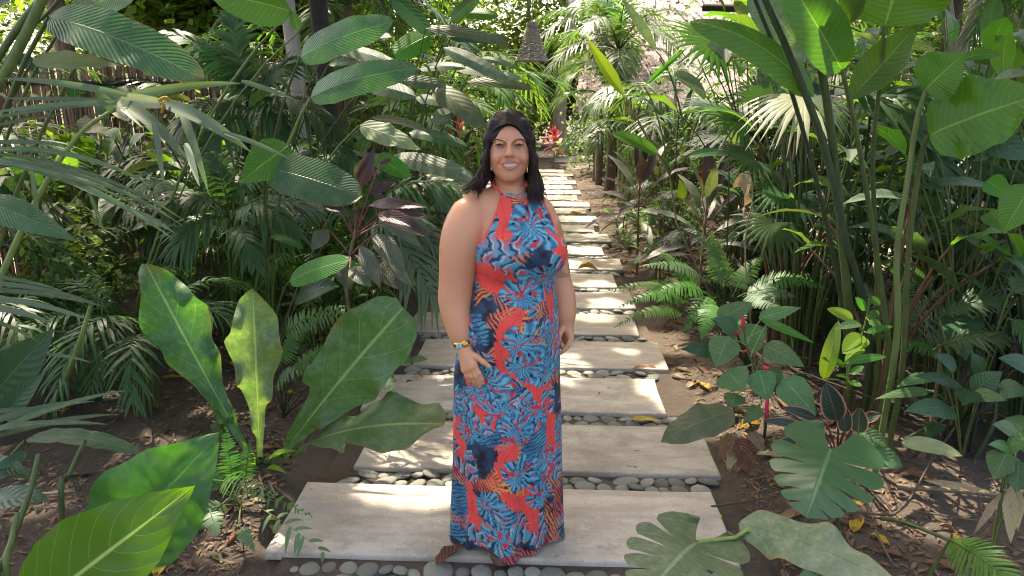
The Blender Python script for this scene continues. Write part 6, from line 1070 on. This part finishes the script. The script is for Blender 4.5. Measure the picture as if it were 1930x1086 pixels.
C = np.tile(BLACK, (len(V), 1)); C = C+(NAVY*1.3)*np.clip(.5+3*fbm(V[:, 0]*40, V[:, 2]*40, 3)-1.2, 0, 1)[:, None]
def lay(m, c): 
    global C
    m = np.clip(m, 0, 1)[:, None]; C = C*(1-m)+c*m
def mixc(a, b, t): t = np.clip(t, 0, 1)[:, None]; return a*(1-t)+b*t
per = 250.
def reps(x, y): return [(x, y), (x-8, y+per), (x+165, y+110), (x-165, y+120), (x+330, y), (x-330, y+20), (x+160, y-140), (x-160, y-150)]
# striped teal feather fields
f1 = wob(60, 11); st_ = np.sin((T2*.9+.35*S2+14*wob(30, 6))*.85); lay(np.clip((f1+.06)*30, 0, 1)*np.clip(st_*2+1.2, 0, 1), mixc(TEAL, BLUE, .5+2.2*wob(22, 8)))
f2 = wob(50, 21); st2_ = np.sin((S2*.9-.5*T2+14*wob(30, 16))*.95); lay(np.clip((f2-.0)*30, 0, 1)*np.clip((.04-f1)*30, 0, 1)*np.clip(st2_*2.4+.6, 0, 1), mixc(RED, ORANGE, .4+2*wob(16, 9)))
def fanm(x, y, R, a0, wd):                         # orange spiky fans
    for X_, Y_ in reps(x, y):
        dx = S2-X_; dy = T2-Y_; r = np.hypot(dx, dy)
        if (r < R).sum() < 5: continue
        d = (np.arctan2(dy, dx)-a0+math.pi) % (2*math.pi)-math.pi; ed = R*(.75+.3*np.abs(np.sin(d*17))); lay(((r < ed) & (np.abs(d) < wd))*np.clip(np.sin(d*34+.12*r)*2+.9, 0, 1), mixc(CORAL, ORANGE, r/R+.8*wob(9, 3)))
def monst(x, y, R, a0):
    R = R*1.02
    for X_, Y_ in reps(x, y):
        dx = S3-X_; dy = (T3-Y_)*1.12; r = np.hypot(dx, dy)
        if (r < R*1.2).sum() < 5: continue
        d = (np.arctan2(dy, dx)-a0+math.pi) % (2*math.pi)-math.pi; ed = R*(.5+.68*np.cos(d*.5)**2-.2*np.exp(-((np.abs(d)-math.pi)/.35)**2))*(1+.05*np.sin(d*7+X_)); dq = d*1.3-.5*(r/R)*np.sign(d); q = np.abs(dq % 1-.5); gap = (q > .45-.09*(r/R)) & (r > R*.45) & (np.abs(d) > .12); hol = (np.abs((dq % 1)-.5) < .1) & (np.abs(r/R-.5) < .06)
        m = (r < ed) & ~gap; stq = np.sin(dq*12.57+4*wob(14, 12))*.5+.5; c = mixc(mixc(BLUE, TEAL, stq*1.2+.8*wob(20, 6)), SKY, (stq-.5)*1.1+1.6*wob(16, 7)); lay(m.astype(float), c); lay(m*((np.sin(d*17+.1*r)+2.2*wob(8, 31)) > 1.1)*1., NAVY); lay(m*np.clip((wob(11, 5)-.1)*22, 0, 1)*(r < R*.75), RED); lay(m*(np.abs(d)*r < 1.4)*1., RED); lay((m & hol)*1., BLACK); lay(m*(np.clip(1-np.abs(r-ed)/1.6, 0, 1))*.6, NAVY)
def banana(x, y, l, w_, a0, kind=0):
    l = l*1.05; w_ = w_*.95
    for X_, Y_ in reps(x, y):
        dx = S3-X_; dy = T3-Y_; u = (dx*math.cos(a0)+dy*math.sin(a0))/l; v = (-dx*math.sin(a0)+dy*math.cos(a0))/w_; v = v-.25*u*u
        if ((np.abs(u) < 1) & (np.abs(v) < 1)).sum() < 5: continue
        ed = np.sqrt(np.clip(1-u*u, 0, 1))**.8*(1+.1*np.sin(u*26)); m = (np.abs(v) < ed) & (np.abs(u) < 1); ph = u*l*.55-np.abs(v)*w_*.35
        if kind == 0: lay(m*1., mixc(CORAL, RED, .25*np.sin(ph*2.2)+.1+1.2*wob(14, 2))); lay(m*(np.abs(v) < .06)*.7, RED)
        else:
            s_ = np.sin(ph*.62+8*wob(20, 4)); lay(m*1., mixc(BLUE, TEAL, .5+.6*s_)); lay(m*np.clip((s_-.25)*4, 0, 1)*np.clip(.5+5*wob(26, 14), 0, 1), RED); lay(m*np.clip((np.sin(ph*.62+1.9+8*wob(20, 4))-.8)*6, 0, 1), WHITE*.6); lay(m*np.clip((np.sin(ph*.62+3.6+8*wob(20, 4))-.75)*6, 0, 1), NAVY); lay(m*(np.abs(v) < .04)*.8, CORAL)
for a in ((985, 385, 46, -1.6, 1.5), (930, 570, 60, .0, .6), (905, 648, 60, -.2, .5), (1020, 660, 55, 2.6, .5), (985, 700, 60, -1.9, .5), (940, 520, 60, 2.9, .5)): fanm(*a)
for a in ((935, 478, 46, 30, .3, 1), (1040, 480, 34, 24, 1., 1), (1010, 745, 50, 32, .6, 1), (890, 760, 46, 26, 1.0, 1), (900, 420, 40, 22, -1, 1), (950, 432, 46, 22, .1, 1)): banana(*a)
for a in ((1030, 520, 34, 11, 2.2), (905, 740, 36, 12, .3), (950, 395, 34, 14, 1.4), (935, 510, 46, 26, .35), (1022, 440, 44, 13, .8), (955, 590, 40, 14, -1.2), (985, 690, 46, 15, .75), (1008, 700, 48, 12, 1.5), (880, 700, 40, 14, 1.3)): banana(*a)
for a in ((1035, 690, 36, -2.2), (945, 750, 38, 2.6), (985, 418, 48, -.6), (1012, 505, 44, 2.4), (968, 545, 40, -1.2), (972, 628, 48, -.5), (912, 690, 38, .6), (1042, 600, 30, 1.2)): monst(*a)
edg = np.minimum(np.abs(V[:, 0]-np.interp(zz, lz, lx, left=-9)), np.abs(V[:, 0]-np.interp(zz, rz_, rx_, left=9))); lay((edg < .005)*(zz > 1.2)*1., CORAL); lay((np.abs(zz-pz(370, YW-.08)) < .007)*(zz > 1.36)*.5, TEAL)
lay(np.clip(1-np.abs(zz-1.047)/.0022, 0, 1)*.6, NAVY)
def clothmat():
    t = NT('printed_jersey'); a = t.n('ShaderNodeAttribute', attribute_name='col'); mp = t.n('ShaderNodeMapping'); mp.inputs['Scale'].default_value = (22, 22, 3.2); t.l(t.n('ShaderNodeTexCoord').outputs['Object'], mp.inputs[0])
    return t.end(t.pbr(a.outputs[0], .6, t.bump(t.noise(mp.outputs[0], 1., 3, .5), .55, .02), .25, Sheen_Weight=.1))
M['cloth'] = clothmat()
part('dress', (V, F, None), M['cloth'], wroot, C)
M['strap'] = plain('coral_strap', (.72, .07, .055), (.6, .05, .045), 60, .6, .2, hv=0)
for P in ([(946, 367, -.088), (938, 357.5, -.06), (929, 348, -.02), (930, 338, .04)], [(1004, 367, -.045), (998, 357, -.02), (992, 346, .0), (985, 336, .05)]): part('strap', tube(catmull([W(*p) for p in P], 10), .0042, 6), M['strap'], wroot)
# ---- hair: a mass with strands over it
M['hair'] = plain('dark_hair', (.022, .012, .009), (.012, .007, .005), 30, .5, 0, spec=.35, hv=.3)
Hf = Field([axis(-.2, .16, .004), axis(YW-.2, YW+.2, .004), axis(1.28, 1.68, .004)])
Hf.ell(W(959, 257, .024), (.075, .094, .083), .02); Hf.ell(W(960, 322, .07), (.07, .045, .1), .03); Hf.ell(W(959, 291, -.12), (.0595, .106, .0985), .006, True)
Hf.chain([W(932, 234, -.03), W(922, 262, -.026), W(916, 300, -.022), W(912, 330, -.012), W(905, 348, -.005)], [.017, .017, .014, .012, .003], .02); Hf.chain([W(987, 234, -.03), W(997, 262, -.026), W(1004, 300, -.02), W(1009, 335, -.012), W(1010, 362, -.02)], [.017, .017, .014, .012, .003], .02)
V, F = Hf.nets(); hair = part('hair', (V, F, None), M['hair'], wroot)
r = np.random.default_rng(6); gs = []; HCc = W(959, 257, .024); HCr = A(.075, .094, .083)
for k in range(1700):
    s_ = r.random()**.8; e = r.random(); j = lambda a: r.normal(0, a); f = r.uniform(0, 6.283); ox, oy = math.cos(f), math.sin(f); hz = -.078+.13*s_
    if k % 2: P = [W(955+j(.5), 234-22*min(1, s_*3), hz), W(938-7*s_+j(.6), 240-17*s_, -.068+.13*s_), W(924.5-6*s_+j(.6), 256-9*s_, -.04+.1*s_), W(918+4*ox, 280, -.026+.03*oy+.06*s_), W(914.5+6*ox, 308, -.02+.036*oy+.05*s_), W(910+11*ox+j(2), 333, -.002+.04*oy+.03*s_), W(902+14*ox-22*e*e+j(3), 348+13*e+j(3), -.015+.035*oy+.02*s_-.02*e)]
    else: P = [W(956+j(.5), 234-22*min(1, s_*3), hz), W(976+7*s_+j(.6), 241-17*s_, -.068+.13*s_), W(991+6*s_+j(.6), 259-9*s_, -.04+.1*s_), W(1001+4*ox, 282, -.024+.03*oy+.06*s_), W(1006+6*ox, 312, -.018+.036*oy+.05*s_), W(1009+10*ox+j(2), 342, -.006+.04*oy+.02*s_), W(1010+12*ox+j(4), 362+24*e+j(3), -.03+.03*oy+.01*s_-.015*e)]
    Q = catmull(P, 18); dq = (Q-HCc)/HCr; qn = np.linalg.norm(dq, axis=1, keepdims=True); lim = 1.015+.035*r.random(); up_ = (Q[:, 2:3] > HCc[2]-.03) & (qn < lim); Q = np.where(up_, HCc+dq/qn*lim*HCr, Q)
    fw = W(959, 291, -.06); e2 = ((Q[:, 0]-fw[0])/.0605)**2+((Q[:, 2]-fw[2])/.098)**2; ins = (e2 < 1) & (Q[:, 1] < YW+.03) & (Q[:, 2] > fw[2]-.06); m_ = 1/np.sqrt(np.maximum(e2, .05)); Q[:, 0] = np.where(ins, fw[0]+(Q[:, 0]-fw[0])*m_, Q[:, 0]); Q[:, 2] = np.where(ins, fw[2]+(Q[:, 2]-fw[2])*m_, Q[:, 2])
    gs.append(tube(Q, (.0006+.0012*r.random())*np.array([.6]+[1.]*13+[.8, .6, .4, .15]), 4))
M['strand'] = plain('brown_black_strand', (.065, .037, .026), (.02, .012, .009), 90, .42, 0, spec=.35, hv=.3)
for k in range(220):                             # flyaways
    Q = catmull(np.array([W(955+r.normal(0, 4), 226-12*r.random(), -.03+.1*r.random())]+[W((922 if k % 2 else 997)+(-1 if k % 2 else 1)*(f_+abs(r.normal(0, 3.2))), y_+r.normal(0, 4), r.normal(0, .03)) for f_, y_ in ((-6, 236), (3, 272), (8, 310), (12, 340), (13+10*r.random(), 368+12*r.random()))]), 16); gs.append(tube(Q, .0005+.0004*r.random(), 3))
part('strands', cat(*gs), M['strand'], hair, root=wroot)
# ---- bracelet, earrings, sandal
gold = plain('gold', (.75, .5, .13), (.6, .38, .1), 60, .28, .2, 300, .002, Metallic=1.); c = W(871.5, 647, -.108); ax = nrm(AL[-1]-AL[-2]); sx = nrm(np.cross(ax, A(0, 1, 0))); sy = np.cross(ax, sx)
aa = lerp(0, 2*math.pi, 33); Vb = np.concatenate([[c+ax*o+(sx*np.cos(q)+sy*np.sin(q)*.95)*rr for q in aa[:-1]] for o, rr in ((-.0075, .0305), (-.0075, .0335), (.0075, .0325), (.0075, .0295))]); br_ = part('bracelet', (Vb, gridf(4, 32, True), None), gold, wroot)
tq = plain('turquoise', (.25, .55, .58), (.16, .42, .46), 90, .35, .2, hv=0)
for px, m_ in ((864.5, tq), (870, tq), (877, gold), (881, gold)):
    cc = W(px, 652-.35*(px-864), -.108); dd = cc-c; dd -= ax*(dd@ax); an = math.atan2(dd@sy, dd@sx); cc = None; o_ = -abs(.0325**2-min(.0324, abs(dd@sx))**2)**.5; pos = c+sx*(dd@sx)+A(0, o_*.95, 0)
    u, v = np.meshgrid(lerp(0, math.pi, 7), lerp(0, 2*math.pi, 9)[:-1], indexing='ij'); n_ = np.stack([np.sin(u)*np.cos(v), np.sin(u)*np.sin(v), np.cos(u)], -1).reshape(-1, 3); n_ = np.sign(n_)*np.abs(n_)**.6; part('stone' if m_ is tq else 'gold_bead', (pos+n_*A(.0052, .0035, .0085), gridf(7, 8, True), None), m_, br_, root=wroot)
for P in ([(925.5, 312, -.03), (925.5, 317, -.034), (926, 322, -.034)], [(994.5, 312, -.035), (994, 318, -.04), (994, 326, -.04)]): part('earring', tube(catmull([W(*p) for p in P], 7), [.001, .002, .001, .003, .001, .004, .001], 6), gold, wroot)
sole = plain('sandal_brown', (.11, .065, .04), (.07, .04, .025), 40, .6, .3, hv=0)
for px, yy in ((-.036, -.132), (.06, -.05)):
    u = lerp(0, 2*math.pi, 25)[:-1]; rg_ = np.stack([px+.042*np.cos(u)*(1-.12*np.sin(u)), YW+yy+.075*np.sin(u), np.zeros(24)], 1); rg_[:, 2] = WB; Vs = np.concatenate([rg_+A(0, 0, .001), rg_+A(0, 0, .022), (rg_-rg_.mean(0))*.9+rg_.mean(0)+A(0, 0, .026), [rg_.mean(0)+A(0, 0, .027)]]); Fq = gridf(3, 24, True); tp = np.stack([48+np.arange(24), 48+(np.arange(24)+1) % 24, np.full(24, 72)], 1); part('sandal', (Vs, [Fq, tp], None), sole, wroot)

wroot.location = (0, YW*YK, 0); wroot.scale = (YK, YK, YK)
